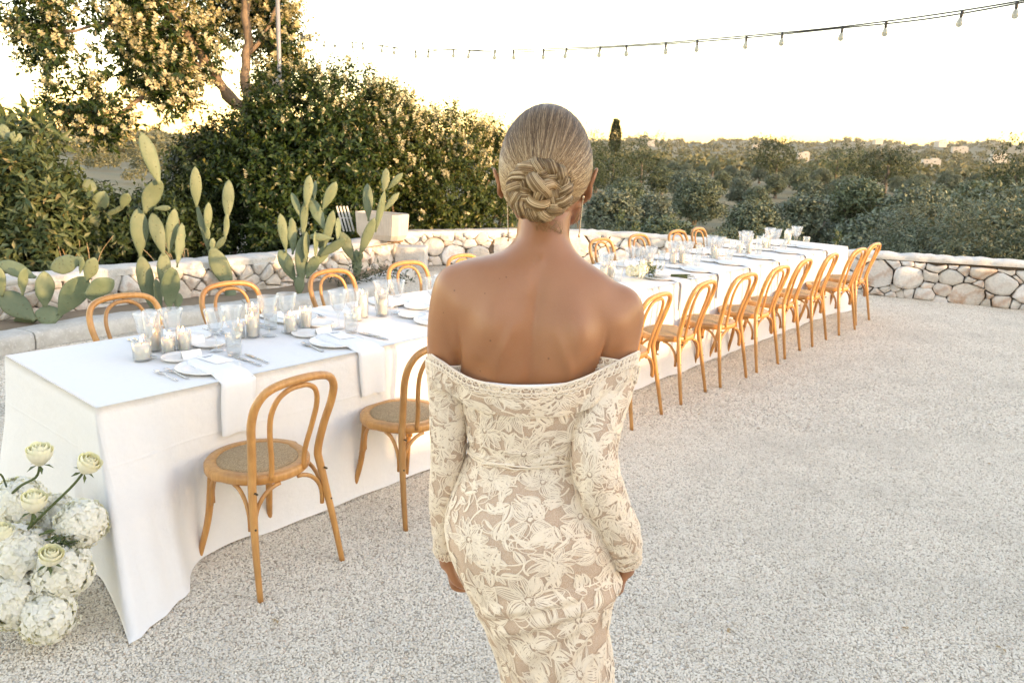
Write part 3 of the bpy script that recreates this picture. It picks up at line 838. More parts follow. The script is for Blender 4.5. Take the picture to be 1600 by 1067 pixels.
# trees seen through the gap on the left, and round dark trees standing out of the grove
def round_tree(name, label, px, py, Yd, w, h, m, seed, cat='tree', n=700, base=None):
    rg = np.random.default_rng(seed); p = at(px, py, Yd); z = float(height(p[0], p[1]))
    root = thing(name, label, cat, (p[0], p[1], z))
    top = (p[2] + h / 2 - z); h = max(h, top * .8); cz = top - h / 2; w *= 1.0
    lobes = [((rg.normal(0, w * .28), rg.normal(0, w * .28), cz + rg.normal(0, h * .14)), (w * .45, w * .45, h * .36)) for _ in range(7)]
    P, D = lobe_points(lobes, n, rg, .5, .2, 3 / w, .2)
    mb = MB(); mb.add(*twig_leaves(P, D, 6, w * .12, w * .055, .3, rg, False)); mb.build('crown', m, root)
    mb = MB(); limb(mb, [(0, 0, -.3), (.1, 0, top * .5), (0, 0, cz)], w * .05, w * .02, 6, 8); mb.build('trunk', M['olive_bark'], root)
    return root
round_tree('oak_tree', 'big round dark tree standing above the grove, left of centre right', 1216, 233, 120, 5.2, 4.2, M['conifer'], 1)
round_tree('oak_tree', 'wide dark tree with sunlit top on the right above the grove', 1390, 245, 120, 6.5, 3.0, M['conifer'], 2)
round_tree('oak_tree', 'rusty green tree between the two big dark trees', 1310, 238, 130, 4.0, 3.0, M['leaf3'], 3)
round_tree('oak_tree', 'dark tree at the right edge above the grove', 1590, 255, 60, 4.0, 3.2, M['conifer'], 4)
round_tree('oak_tree', 'dark tree below the cypress, left one', 958, 243, 75, 3.2, 3.0, M['conifer'], 5)
round_tree('oak_tree', 'dark tree below the cypress, right one', 1003, 240, 80, 3.4, 3.0, M['conifer'], 6)
round_tree('pine_tree', 'dark tall conifer touching the woman\'s hair on the right', 925, 215, 60, 1.9, 3.4, M['conifer'], 7, n=500)
round_tree('cypress_tree', 'slim pointed cypress on the skyline right of the woman\'s head', 962, 208, 110, 1.0, 4.5, M['conifer'], 8, n=10)
# make the cypress a spindle
cy = [o for o in bpy.data.objects if o.name.startswith('cypress_tree')][0]
rgc = np.random.default_rng(9); t = rgc.random(900); th = rgc.uniform(0, 6.28, 900)
rad_ = .62 * np.sin(np.clip(t * 1.15 + .12, 0, 1.27) ** .8 * PI * .78) + .03
zc = cy.location[2]; ztop = at(962, 189, 110)[2] - zc; zb = at(962, 228, 110)[2] - zc - 1
Pc = np.stack([np.cos(th) * rad_, np.sin(th) * rad_, zb + t * (ztop - zb)], -1)
mb = MB(); mb.add(*twig_leaves(Pc, np.stack([np.cos(th) * .4, np.sin(th) * .4, np.ones(900)], -1), 4, .3, .28, .3, rgc, False))
for c in cy.children:
    if c.name.startswith('crown'): c.data = mb.mesh('crown', M['conifer'])
# far woodland on plain and hills: one mass
rg = np.random.default_rng(5); N_ = 5200
aa = rg.uniform(math.radians(-42), math.radians(42), N_); dd = 185 * np.exp(rg.uniform(0, 1, N_) ** .9 * math.log(1950 / 185))
keep = snoise(np.stack([np.sin(aa) * dd / 60, np.cos(aa) * dd / 60, aa * 0], -1), 1, 3) > -.75
aa, dd = aa[keep], dd[keep]
nn_ = len(aa)
x, y = np.sin(aa) * dd, np.cos(aa) * dd; z = height(x, y)
w = rg.uniform(1.2, 2.6, nn_) * (1 + dd / 1500)
kq = 34
dirs = unit(rg.normal(size=(nn_, kq, 3))); dirs[..., 2] = np.abs(dirs[..., 2]) * 1.1
P = np.stack([x, y, z], -1)[:, None] + dirs * (w[:, None, None] * rg.uniform(.6, 1.0, (nn_, kq, 1))) + np.array([0, 0, .4])
mb = MB(); sz = (w[:, None] * np.full((1, kq), .5)).ravel()
mb.add(*leaf_quads(P.reshape(-1, 3), unit(rg.normal(size=(nn_ * kq, 3))), dirs.reshape(-1, 3) + rg.normal(0, .3, (nn_ * kq, 3)), sz, sz * .55, False))
tag(mb.build('woodland', M['woodland']), 'distant scrub and woodland covering the plain and hills', None, kind='stuff')
rg = np.random.default_rng(15); n3_ = 190; aa = rg.uniform(math.radians(-40), math.radians(-8), n3_); dd = rg.uniform(85, 260, n3_); x, y = np.sin(aa) * dd, np.cos(aa) * dd; z = height(x, y); w = rg.uniform(.9, 2.0, n3_); kq = 260
dirs = unit(rg.normal(size=(n3_, kq, 3))); dirs[..., 2] = np.abs(dirs[..., 2]) * 1.1
P = np.stack([x, y, z], -1)[:, None] + dirs * (w[:, None, None] * rg.uniform(.6, 1.0, (n3_, kq, 1))) + np.array([0, 0, .4]); sz = (w[:, None] * np.full((1, kq), .17)).ravel()
mb = MB(); mb.add(*leaf_quads(P.reshape(-1, 3), unit(rg.normal(size=(n3_ * kq, 3))), dirs.reshape(-1, 3) + rg.normal(0, .4, (n3_ * kq, 3)), sz, sz * .5, False))
tag(mb.build('woodland', M['woodland']), 'scrub on the low land seen through the gap left of the bushes', None, kind='stuff')
# white farmhouses far off
def house(px, py, Yd, w, d, h, label):
    p = at(px, py, Yd); z = max(float(height(p[0], p[1])), p[2] - h * .8)
    root = thing('farmhouse', label, 'house', (p[0], p[1], z), rng.uniform(-.3, .3), 'white farmhouses far off on the plain')
    bevel_box('wall', (w, d, h + 3), 0, M['house'], root, (0, 0, h / 2 - 1.5)); bevel_box('wall', (w * .4, d * .7, h * .4), 0, M['house'], root, (w * .2, 0, h * 1.2))
    bevel_box('roof', (w * 1.02, d * 1.02, h * .06), 0, M['coping'], root, (0, 0, h * 1.03))
    for i in range(2): bevel_box('window', (w * .07, .1, h * .3), 0, M['window'], root, (w * (-.3 + .45 * i), -d / 2 - .03, h * .5))
house(1455, 251, 330, 6.5, 5, 1.6, 'largest white farmhouse, on the right beyond the grove')
house(1255, 240, 330, 4.5, 4, 1.3, 'small white house right of the big round dark tree')
house(1560, 243, 420, 7, 5, 1.7, 'white house at the right edge of the plain')
house(1470, 222, 800, 9, 7, 2.6, 'white house on the hillside at right')
house(1500, 231, 700, 12, 7, 2.2, 'long white house on the hillside below the right skyline')
house(1182, 228, 800, 7, 6, 3, 'white house on the hillside above the middle of the grove')
house(1018, 222, 800, 7, 6, 3, 'white house on the hillside right of the cypress')
house(1372, 219, 1000, 10, 7, 3, 'white house high on the skyline at right')

# evening haze over the plain
hz = MB(); a_ = 2500.0
hz.add([(x, y, z) for z in (-30.0, 75.0) for x, y in ((-a_, -a_), (a_, -a_), (a_, a_), (-a_, a_))], [np.array([[3, 2, 1, 0], [4, 5, 6, 7], [0, 1, 5, 4], [1, 2, 6, 5], [2, 3, 7, 6], [3, 0, 4, 7]])])
hm = bpy.data.materials.new('haze'); hm.use_nodes = True; hm.node_tree.nodes.clear()
ho = hm.node_tree.nodes.new('ShaderNodeOutputMaterial'); hv = hm.node_tree.nodes.new('ShaderNodeVolumePrincipled')
hv.inputs['Color'].default_value = (.95, .93, .90, 1); hv.inputs['Density'].default_value = .00009; hv.inputs['Anisotropy'].default_value = .2
hm.node_tree.links.new(hv.outputs[0], ho.inputs['Volume'])
tag(hz.build('haze', hm, smooth=False), kind='stuff')
# ------------------------------------------------------------------ table, cloth, chairs, place settings
TH = 0.863
TU = np.array([math.cos(TH), math.sin(TH), 0]); TN = np.array([-math.sin(TH), math.cos(TH), 0])     # along the table; from the front edge inwards
TC = np.array([-1.5335, 2.7248, 0]); TL, TW, TZ = 8.24, .985, .75
def tp(s, i, z=TZ): return TC + TU * s + TN * i + np.array([0, 0, z])
ord_w = ['first', 'second', 'third', 'fourth', 'fifth', 'sixth', 'seventh', 'eighth', 'ninth', 'tenth', 'eleventh', 'twelfth']

tbl = thing('banquet_table', 'long banquet table hidden under the white floor-length cloth', 'table', tuple(TC), TH)
bevel_box('tabletop', (TL - .03, TW - .03, .03), .004, M['wood'], tbl, (TL / 2, TW / 2, TZ - .025))
for sx in (.3, 2.8, 5.4, 7.9):
    for sy in (.15, TW - .15):
        mb = MB(); mb.add(*tube([(sx, sy, 0), (sx, sy, TZ - .04)], .025, 8)); mb.build('leg', M['greymetal'], tbl)

# tablecloth: one sheet, flat on top, hanging in soft folds to the gravel
nx, ny = 330, 40
sx = np.linspace(0, TL, nx); sy = np.linspace(0, TW, ny)
top = np.stack(np.meshgrid(sx, sy, indexing='ij') + [np.zeros((nx, ny))], -1)
dedge = np.minimum.reduce([top[..., 0], TL - top[..., 0], top[..., 1], TW - top[..., 1]])
top[..., 2] = TZ - .0005 + .0012 * snoise(top, 9, 2) * np.clip(dedge / .06, 0, 1)
mb = MB(); V, F = grid(top); mb.add(V, F)
per = [(i, 0) for i in range(nx - 1)] + [(nx - 1, j) for j in range(ny - 1)] + [(i, ny - 1) for i in range(nx - 1, 0, -1)] + [(0, j) for j in range(ny - 1, 0, -1)]
pid = np.array([i * ny + j for i, j in per]); PP = V[pid]; npn = len(PP)
dx = np.minimum(PP[:, 0], TL - PP[:, 0]); dy = np.minimum(PP[:, 1], TW - PP[:, 1])
out = np.zeros((npn, 2))
for k, (a, b) in enumerate(per):
    x, y = PP[k, 0], PP[k, 1]
    n_ = np.array([0.0, 0.0])
    if b == 0: n_ += [0, -1]
    if b == ny - 1: n_ += [0, 1]
    if a == 0: n_ += [-1, 0]
    if a == nx - 1: n_ += [1, 0]
    c = math.exp(-(max(dx[k], dy[k]) / .16) ** 2)
    cd = np.array([-1 if x < TL / 2 else 1, -1 if y < TW / 2 else 1]) / 1.414
    n_ = n_ / np.linalg.norm(n_) * (1 - c) + cd * c
    out[k] = n_ / np.linalg.norm(n_)
arc = np.concatenate([[0], np.cumsum(np.linalg.norm(np.diff(PP[:, :2], axis=0), axis=1))])
cd_ = np.maximum(dx, dy)
rowsn = 26; prev = pid; allrows = []
base = mb.n
for r in range(1, rowsn + 1):
    t = r / rowsn; h = TZ * (1 - t ** 1.0)
    fold = .5 + .5 * np.sin(arc * 7.5 + 1.1 * np.sin(arc * 1.7) + 2.0 * snoise(np.stack([arc, arc * 0, arc * 0], -1), .9, 4))
    fold2 = snoise(np.stack([arc * 2.0, np.full(npn, t * 1.2), arc * 0], -1), 2.2, 8)
    o_ = .006 * min(1, r * 1.0) + t ** 1.15 * (.028 * fold + .012 * fold2) * (.6 + .4 * np.exp(-cd_ / .9))
    nearc = (PP[:, 0] < .6) & (PP[:, 1] < .25)
    o_ = o_ + np.where(nearc, 0, np.exp(-(cd_ / .20) ** 2) * (t ** 1.5) * .12)
    frontk = (PP[:, 1] < 1e-6) & nearc
    cone = np.where(frontk, np.exp(-np.clip((PP[:, 0] - .05) / .19, 0, 9) ** 2), np.where(nearc, np.exp(-(PP[:, 1] / .045) ** 2), 0)) * .37 * t ** 1.35
    cone = cone * (1 + .13 * np.cos(PP[:, 0] * 30 + PP[:, 1] * 40) + .05 * np.cos(PP[:, 0] * 62))
    o_ = o_ + (.02 * t ** 8)
    p = np.concatenate([PP[:, :2] + out * (o_ * np.where(nearc, .5, 1))[:, None] + np.stack([-.22 * cone * np.exp(-PP[:, 0] / .15), -cone * (1 - .12 * np.exp(-PP[:, 0] / .05))], -1), np.full((npn, 1), max(h - .004, .012))], 1)
    p[:, :2] += out * (.004 * snoise(np.stack([arc, arc * 0, arc * 0], -1), 5, 31) * (1 - t))[:, None]
    p[:, 2] += (t > .97) * .006 * snoise(p, 9, 3)
    allrows.append(p)
mb.V.append(np.concatenate(allrows)); mb.n += npn * rowsn
k = np.arange(npn); k2 = (k + 1) % npn
for r in range(rowsn):
    a = pid if r == 0 else base + (r - 1) * npn + k
    b = base + r * npn + k
    mb.F.append(np.stack([a, a[k2] , b[k2], b], -1)[:, ::-1]); mb.M.append(0)
cl = mb.build('tablecloth', M['cloth']); cl.location = tuple(TC); cl.rotation_euler = (0, 0, TH)
tag(cl, 'white floor-length linen cloth covering the whole long banquet table', 'tablecloth')

# bentwood chair, facing +y, origin on the ground under the seat
def make_chair():
    root = thing('bentwood_chair', '', 'chair', (0, 0, 0), 0, 'bentwood chairs around the banquet table')
    half = [(.205, -.262, 0), (.190, -.225, .20), (.165, -.185, .43), (.158, -.180, .50), (.172, -.205, .62), (.188, -.235, .72), (.178, -.262, .80), (.125, -.278, .848), (0, -.284, .862)]
    P = catmull(half + [(-x, y, z) for x, y, z in half[-2::-1]], 72)
    zz = np.clip(P[:, 2] / .4, 0, 1)
    mb = MB(); mb.add(*tube(P, .0115 + .005 * zz, 10)); mb.build('back_hoop', M['wood'], root)
    hi = [(.078, -.186, .445), (.080, -.196, .53), (.100, -.220, .64), (.108, -.243, .73), (.088, -.262, .795), (.045, -.272, .826), (0, -.275, .832)]
    P = catmull(hi + [(-x, y, z) for x, y, z in hi[-2::-1]], 48)
    mb = MB(); mb.add(*tube(P, .0108, 8)); mb.build('inner_hoop', M['wood'], root)
    # seat ring, a slightly squared circle
    a = np.linspace(0, 2 * PI, 48, endpoint=False)
    rad = .205 * (1 + .03 * np.cos(2 * a) * 0) * np.where(np.sin(a) > 0, 1.03, .97)
    prof = [(-.050, .0), (-.004, -.002), (.004, .006), (.004, .030), (-.003, .038), (-.034, .040), (-.046, .036), (-.050, 0)]
    mb = MB(); G_ = np.stack([np.stack([np.cos(a) * (rad + d), np.sin(a) * (rad + d), np.full(48, .428 + z)], -1) for d, z in prof], 1)
    V, F = grid(np.concatenate([G_, G_[:1]])); mb.add(V, F); mb.build('seat_ring', M['wood'], root)
    rr = np.array([0, .25, .5, .75, .9, 1.0, 1.0]); hz = np.array([.030, .029, .025, .017, .009, .002, -.012])
    G_ = np.stack([np.stack([np.cos(a) * (rad - .043) * q, np.sin(a) * (rad - .043) * q, np.full(48, .462 + h)], -1) for q, h in zip(rr, hz)], 1)
    mb = MB(); V, F = grid(np.concatenate([G_, G_[:1]])); mb.add(V, F); mb.build('seat_pad', M['rattan'], root)
    for s in (-1, 1):
        P = catmull([(s * .135, .130, .430), (s * .142, .140, .32), (s * .152, .160, .18), (s * .178, .205, 0)], 18)
        mb = MB(); mb.add(*tube(P, np.linspace(.0175, .0125, 18), 10)); mb.build('leg', M['wood'], root)
    # arched braces under the seat, between neighbouring legs
    ft = [np.array([.146, .146, 0]), np.array([-.146, .146, 0]), np.array([-.178, -.192, 0]), np.array([.178, -.192, 0])]
    for i in range(4):
        A, Bp = ft[i], ft[(i + 1) % 4]; d = unit(Bp - A); L_ = np.linalg.norm(Bp - A)
        mb = MB()
        for st, dr in ((A, d), (Bp, -d)):
            arc_ = [(st + dr * (.016 + (L_ / 2 - .03) * (1 - math.cos(t)) * .80) + np.array([0, 0, .295 + .128 * math.sin(t)])) for t in np.linspace(0, PI / 2, 9)]
            arc_ = [st + dr * .016 + np.array([0, 0, .262])] + arc_
            mb.add(*tube(arc_, .0092, 6))
        mb.build('brace', M['wood'], root)
    for x, y, z, ax in [(.168, -.21, .425, 1), (-.168, -.21, .425, 1), (.185, -.215, .285, 1), (-.185, -.215, .285, 1)]:
        mb = MB(); mb.add(*tube([(x, y - .012, z), (x, y + .004, z)], .0042, 8)); mb.build('screw', M['brass'], root)
    return root
proto = make_chair(); first = True
def chair_at(s, i, rz, label):
    global first
    p = tp(s, i, 0)
    if first:
        proto.location = tuple(p); proto.rotation_euler = (0, 0, rz); proto['label'] = label; first = False; return proto
    return copy_thing(proto, tuple(p), rz, label)
front = [(.53, -.215, .07), (1.33, -.205, -.04), (3.21, -.20, .03), (3.90, -.19, -.02), (4.52, -.20, .02), (5.13, -.19, 0), (5.72, -.20, .04), (6.36, -.19, -.03), (7.08, -.20, .02), (7.72, -.19, .0)]
fl = ['bentwood chair nearest the camera, whole view in front of the table corner', 'bentwood chair half hidden by the woman\'s left sleeve', 'bentwood chair partly behind the woman\'s right arm']
for k, (s, i, a) in enumerate(front):
    chair_at(s, i - (.02 * ((k * 7) % 3 - 1) if k > 2 else 0), TH + a + (.05 * ((k * 5) % 4 - 1.5) if k > 1 else 0), fl[k] if k < 3 else 'bentwood chair, %s in the row to the right of the woman' % ord_w[k - 2])
backs = [.72, 1.35, 2.14, 2.80, 3.44, 4.72, 5.40, 6.10, 6.86, 7.40]
for k, s in enumerate(backs):
    lab = 'far-side bentwood chair, %s' % (['leftmost, before the sprawling cactus', 'second from the left, below the forked cactus', 'third from the left, near the bushy cactus', 'before the end of the left wall', 'just showing over the woman\'s left shoulder', 'peeping out right of the woman\'s neck', 'second to the right of the neck', 'third to the right of the neck', 'fourth to the right of the neck', 'farthest to the right'][k])
    chair_at(s, TW + .21 + random.uniform(-.02, .03), TH + PI + random.uniform(-.06, .06), lab)

# --- tableware meshes
def goblet_mesh():
    prof = [(.0, .0), (.034, .0015), (.036, .003), (.034, .0045), (.012, .009), (.0055, .016), (.0048, .05), (.006, .072), (.0095, .078), (.0062, .084), (.008, .09), (.022, .100), (.033, .118), (.040, .145), (.0455, .175), (.051, .203), (.0517, .2045), (.0505, .203), (.0445, .175), (.038, .145), (.031, .12), (.018, .103), (.0, .100)]
    def fl(k, a):
        z = prof[k][1]; amp = .05 if .098 < z < .19 else 0.0
        return 1 - amp * np.abs(np.sin(a * 8)) + 0 * a
    mb = MB(); mb.add(*lathe(prof, 48, fl)); return mb.mesh('goblet', M['glass'])
def tumbler_mesh(h=.105, r=.037):
    prof = [(0, .0), (r * .84, .001), (r * .88, .004), (r * .93, h * .4), (r, h), (r * .985, h + .001), (r * .965, h - .001), (r * .89, h * .4), (r * .82, .012), (0, .010)]
    def fl(k, a):
        return 1 - (.03 if .003 < prof[k][1] < h * .9 else 0) * np.abs(np.sin(a * 9))
    mb = MB(); mb.add(*lathe(prof, 54, fl)); return mb.mesh('tumbler', M['glass'])
def plate_mesh(r, h=.014, rim=.006):
    prof = [(0, .004), (r * .6, .004), (r * .9, .006), (r, h), (r * 1.005, h + .002), (r * .985, h + .003), (r * .9, .0095), (r * .62, .0085), (0, .0085)]
    mb = MB(); mb.add(*lathe(prof, 48)); return mb.mesh('plate', M['china'])
def fork_mesh():
    mb = MB()
    P = [(0, 0, .004), (0, .05, .005), (0, .10, .008), (0, .125, .010)]
    mb.add(*tube(catmull(P, 10), np.interp(np.linspace(0, 1, 10), [0, .2, .7, 1], [.0045, .0042, .0026, .0035]), 6, r2=np.full(10, .0016), up0=(1, 0, 0)))
    mb.add(*tube([(0, .123, .010), (0, .135, .008), (0, .15, .006)], [.004, .0105, .011], 8, r2=[.0014] * 3, up0=(1, 0, 0)))
    for x in (-.0085, -.0028, .0028, .0085):
        mb.add(*tube([(x, .148, .0062), (x, .17, .004), (x, .195, .009)], [.0016, .0014, .0008], 5))
    return mb.mesh('fork', M['steel'])
def knife_mesh():
    mb = MB()
    mb.add(*tube([(0, 0, .004), (0, .04, .005), (0, .095, .005)], [.005, .0048, .0036], 6, r2=[.0028] * 3, up0=(1, 0, 0)))
    mb.add(*tube([(0, .095, .005), (.001, .13, .004), (.001, .18, .003), (-.003, .208, .003)], [.0045, .0085, .0085, .002], 6, r2=[.0010] * 4, up0=(1, 0, 0)))
    return mb.mesh('knife', M['steel'])
def spoon_mesh():
    mb = MB()
    mb.add(*tube([(0, 0, .004), (0, .06, .006), (0, .125, .008)], [.0045, .0035, .0025], 6, r2=[.0015] * 3, up0=(1, 0, 0)))
    mb.add(*tube([(0, .122, .008), (0, .135, .006), (0, .155, .004), (0, .172, .005), (0, .18, .007)], [.004, .013, .0175, .013, .002], 8, r2=[.0014, .003, .0035, .003, .001], up0=(1, 0, 0)))
    return mb.mesh('spoon', M['steel'])
GOB, TUM, PLA, SPL, FORK, KNIFE, SPOON = goblet_mesh(), tumbler_mesh(), plate_mesh(.135), plate_mesh(.082), fork_mesh(), knife_mesh(), spoon_mesh()
def put(name, me, p, rz, label, cat, group, scale=1.0):
    o = link(name, me); o.location = tuple(p); o.rotation_euler = (0, 0, rz); o.scale = (scale,) * 3
    return tag(o, label, cat, group)
def napkin(s0, side, w, hang, rg, label, detail=True):
    """folded napkin lying over the plate and hanging over the table edge"""
    n = 26; L_ = .33 + hang
    t = np.linspace(0, L_, n)
    i = .33 - t; z = np.where(t < .33, TZ + .006 + .016 * np.clip((.33 - t) / .06, 0, 1) * np.clip((t + .02) / .03, 0, 1), 0)
    ii = np.where(t < .33, i, -.012 - .004); zz = np.where(t < .33, z, TZ + .004 - (t - .33))
    c = np.clip((t - .31) / .04, 0, 1); ii = np.where((t > .31) & (t < .35), .02 - .036 * np.sin(c * PI / 2) + .0, ii); zz = np.where((t > .31) & (t < .35), TZ + .010 - .026 * (1 - np.cos(c * PI / 2)), zz)
    skew = rg.normal(0, .03); fl_ = rg.uniform(0, 6)
    G_ = []
    for lay, dz in ((0, .0), (1, .004)):
        for q in np.linspace(-.5, .5, 7):
            s = s0 + q * w + skew * (t / L_ - .3) + .003 * np.sin(t * 20 + q * 5 + fl_)
            wob = .006 * np.sin(q * 9 + fl_) * np.clip((t - .36) / .2, 0, 1)
            oi = ii - np.where(t > .32, dz + wob + .006, 0); oz = zz + np.where(t > .32, 0, dz)
            oz = oz - np.where(t < .32, .011 * (abs(q) > .45), 0)
            if side < 0: oi = TW - oi
            G_.append(np.stack([s, oi, oz], -1))
    G_ = np.array(G_); mb = MB()
    order = list(range(7)) + list(range(13, 6, -1)) + [0]
    V, F = grid(G_[order]); mb.add(V, F)
    for e in (0, n - 1): mb.add(G_[order[:-1], e], [np.arange(14)])
    o = mb.build('napkin', M['napkin']); o.location = tuple(TC); o.rotation_euler = (0, 0, TH)
    return tag(o, label, 'napkin', 'folded white napkins')
def setting(k, s, side, who, full):
    """place setting k at s along the table; side +1 = near side, -1 = far side"""
    rg = np.random.default_rng(900 + k + (50 if side < 0 else 0))
    S = lambda ds, i: tp(s + side * ds + rg.normal(0, .008), (i if side > 0 else TW - i) + rg.normal(0, .006), TZ + .0022)
    rz = TH + (0 if side > 0 else PI)
    put('dinner_plate', PLA, S(-.01, .20), 0, 'white ceramic dinner plate %s' % who, 'plate', 'dinner plates')
    put('side_plate', SPL, S(-.03, .415), 0, 'small white side plate %s' % who, 'plate', 'small side plates')
    napkin(s + side * .02, side, .155, .20 + rg.uniform(0, .05), rg, 'folded white napkin hanging over the edge %s' % who)
    put('wine_goblet', GOB, S(.17, .44), rg.uniform(0, 6), 'left ribbed crystal goblet %s' % who, 'goblet', 'crystal goblets', rg.uniform(.97, 1.03))
    put('wine_goblet', GOB, S(.275, .455), rg.uniform(0, 6), 'right ribbed crystal goblet %s' % who, 'goblet', 'crystal goblets', rg.uniform(.97, 1.03))
    put('water_glass', TUM, S(.185, .315), rg.uniform(0, 6), 'ribbed water tumbler %s' % who, 'tumbler', 'water tumblers')
    if full:
        for a, d in ((-.185, 'outer'), (-.158, 'inner')):
            put('fork', FORK, S(a, .10), rz + rg.normal(0, .06), 'steel %s fork %s' % (d, who), 'fork', 'steel cutlery')
        put('knife', KNIFE, S(.185, .085), rz + rg.normal(0, .06), 'steel inner knife %s' % who, 'knife', 'steel cutlery')
        put('knife', KNIFE, S(.215, .085), rz + rg.normal(0, .06), 'steel outer knife %s' % who, 'knife', 'steel cutlery')
        # menu card lying on the napkin, with two short handwritten lines
        c = thing('menu_card', 'white menu card with handwriting %s' % who, 'card', tuple(S(.03, .235) + np.array([0, 0, .0275])), rz + rg.normal(0, .08), 'menu cards')
        bevel_box('sheet', (.085, .16, .0012), 0, M['paper'], c)
        for r_ in range(2):
            x = np.linspace(-.026, .026 - .014 * r_, 26)
            y = .055 - .012 * r_ + .0035 * np.sin(x * 900 + r_) * (1 + .5 * np.sin(x * 310))
            mb = MB(); mb.add(*tube(np.stack([x, y, np.full(26, .0012)], -1), .0006, 4)); mb.build('handwriting', M['ink'], c)
        f = MB(); nn2 = 8
        f.add(np.array([[-.045, -.017, 0], [.045, -.017, 0], [.045, 0, .040], [-.045, 0, .040], [-.045, .017, 0], [.045, .017, 0]]), [np.array([[0, 1, 2, 3], [3, 2, 5, 4]])])
        fo = f.build('place_card', M['paper'], smooth=False); fo.location = tuple(S(.02, .37) + np.array([0, 0, .004])); fo.rotation_euler = (0, 0, rz + rg.normal(0, .1))
        tag(fo, 'white folded name card %s' % who, 'card', 'folded name cards')
FS = [.555, 1.25, 3.10, 3.75, 4.40, 5.03, 5.66, 6.30, 6.98, 7.60]
for k, s in enumerate(FS):
    setting(k, s, 1, 'at the place before the %s near-side chair' % ord_w[k], k < 2)
BS = [.72, 1.35, 2.08, 2.78, 4.72, 5.40, 6.10, 6.86, 7.50]
for k, s in enumerate(BS):
    setting(k, s, -1, 'at the place of the %s far-side chair' % ord_w[k], k < 2)
put('spoon', SPOON, tp(1.00, .80, TZ + .002), TH + 1.3, 'steel spoon beside the far-side side plate near the candles', 'spoon', 'steel cutlery')
# hidden by the woman but seen past her: the next place to the left of her
setting(20, 1.95, 1, 'right beside the woman\'s left arm', False)

# --- candles in glass cylinders
def candle(s, i, r, h, gh, label):
    c = thing('pillar_candle', label, 'candle', tuple(tp(s, i, TZ + .002)), 0, 'white candles in glass holders')
    mb = MB(); mb.add(*lathe([(0, .006), (r * .97, .006), (r, .009), (r, h - .004), (r * .93, h), (r * .6, h - .006), (.0, h - .008)], 28)); mb.build('wax', M['wax'], c)
    mb = MB(); mb.add(*tube([(0, 0, h - .012), (.001, 0, h + .004), (.003, 0, h + .010)], .0013, 5)); mb.build('wick', M['wick'], c)
    mb = MB(); mb.add(*lathe([(.0, h + .006), (.0035, h + .009), (.0046, h + .014), (.0032, h + .022), (.0012, h + .029), (0, h + .033)], 10)); mb.build('flame', M['flame'], c)
    R = r + .009
    mb = MB(); mb.add(*lathe([(0, .0), (R, .0), (R + .001, .004), (R + .001, gh), (R - .0006, gh + .001), (R - .0014, gh), (R - .0014, .005), (0, .004)], 36)); mb.build('glass_holder', M['glass'], c)
cl1 = [(.405, .515, .030, .075, .085, 'short thick white candle nearest the table end'), (.515, .64, .028, .125, .19, 'tall white candle in a high glass, near table end'), (.545, .555, .022, .062, .075, 'small white candle right of the tall one near the table end'), (.615, .545, .024, .085, .10, 'white candle rightmost of the group at the table end')]
cl2 = [(.93, .60, .020, .07, .085, 'small candle, left of the second candle group'), (.99, .57, .023, .10, .12, 'middle candle of the second candle group'), (1.03, .63, .024, .135, .16, 'tallest candle of the second candle group')]
cl3 = [(1.18, .52, .024, .085, .10, 'left candle between the first two near places'), (1.30, .56, .023, .09, .12, 'right candle between the first two near places')]
cl4 = [(1.62, .53, .021, .075, .09, 'short candle of the group left of the woman\'s arm'), (1.70, .58, .024, .13, .15, 'tall left candle of the group left of the woman\'s arm'), (1.83, .56, .026, .12, .15, 'tall right candle of the group left of the woman\'s arm')]
for c in cl1 + cl2 + cl3 + cl4: candle(*c)
rg = np.random.default_rng(31); q = 0
for s in np.arange(3.35, 8.1, .62):
    for j in range(2):
        q += 1
        candle(s + rg.uniform(-.03, .03) + j * .1, .50 + rg.uniform(-.06, .06), .023, rg.uniform(.06, .13), rg.uniform(.11, .19), 'white candle, %s along the table beyond the woman' % (ord_w + ['thirteenth', 'fourteenth', 'fifteenth', 'sixteenth', 'seventeenth', 'eighteenth'])[q - 1])
# ------------------------------------------------------------------ prickly pears
def m_cactus():
    m, N, L, O = mat('cactus_skin'); co = coord(N)
    vt = N.new('ShaderNodeTexVoronoi'); vt.inputs['Scale'].default_value = 30; vt.inputs['Randomness'].default_value = .35; L.new(co, vt.inputs[0]); d = vt.outputs['Distance']
    n1 = noise(N, L, 5, 4, .6, co)
    c = mix(N, L, ramp(N, L, n1, [(.3, (0, 0, 0)), (.7, (1, 1, 1))]), (.095, .135, .072), (.165, .20, .115))
    c = mix(N, L, ramp(N, L, d, [(.08, (1, 1, 1)), (.22, (0, 0, 0))]), c, (.10, .11, .05))
    n4 = noise(N, L, 22, 5, .7, co); c = mix(N, L, ramp(N, L, n4, [(.60, (0, 0, 0)), (.72, (.7, .7, .7))]), c, (.26, .20, .10))
    hs = N.new('ShaderNodeHueSaturation'); L.new(c, hs.inputs['Color']); L.new(math_(N, L, 'ADD', math_(N, L, 'MULTIPLY', objrand(N), .35), .8), hs.inputs['Value'])
    b = pbsdf(N, Roughness=.6); L.new(hs.outputs[0], b.inputs['Base Color'])
    L.new(bump(N, L, ramp(N, L, d, [(.04, (1, 1, 1)), (.2, (0, 0, 0))]), .8, .006), b.inputs['Normal']); L.new(b.outputs[0], O.inputs[0]); return m
M['cactus'] = m_cactus()
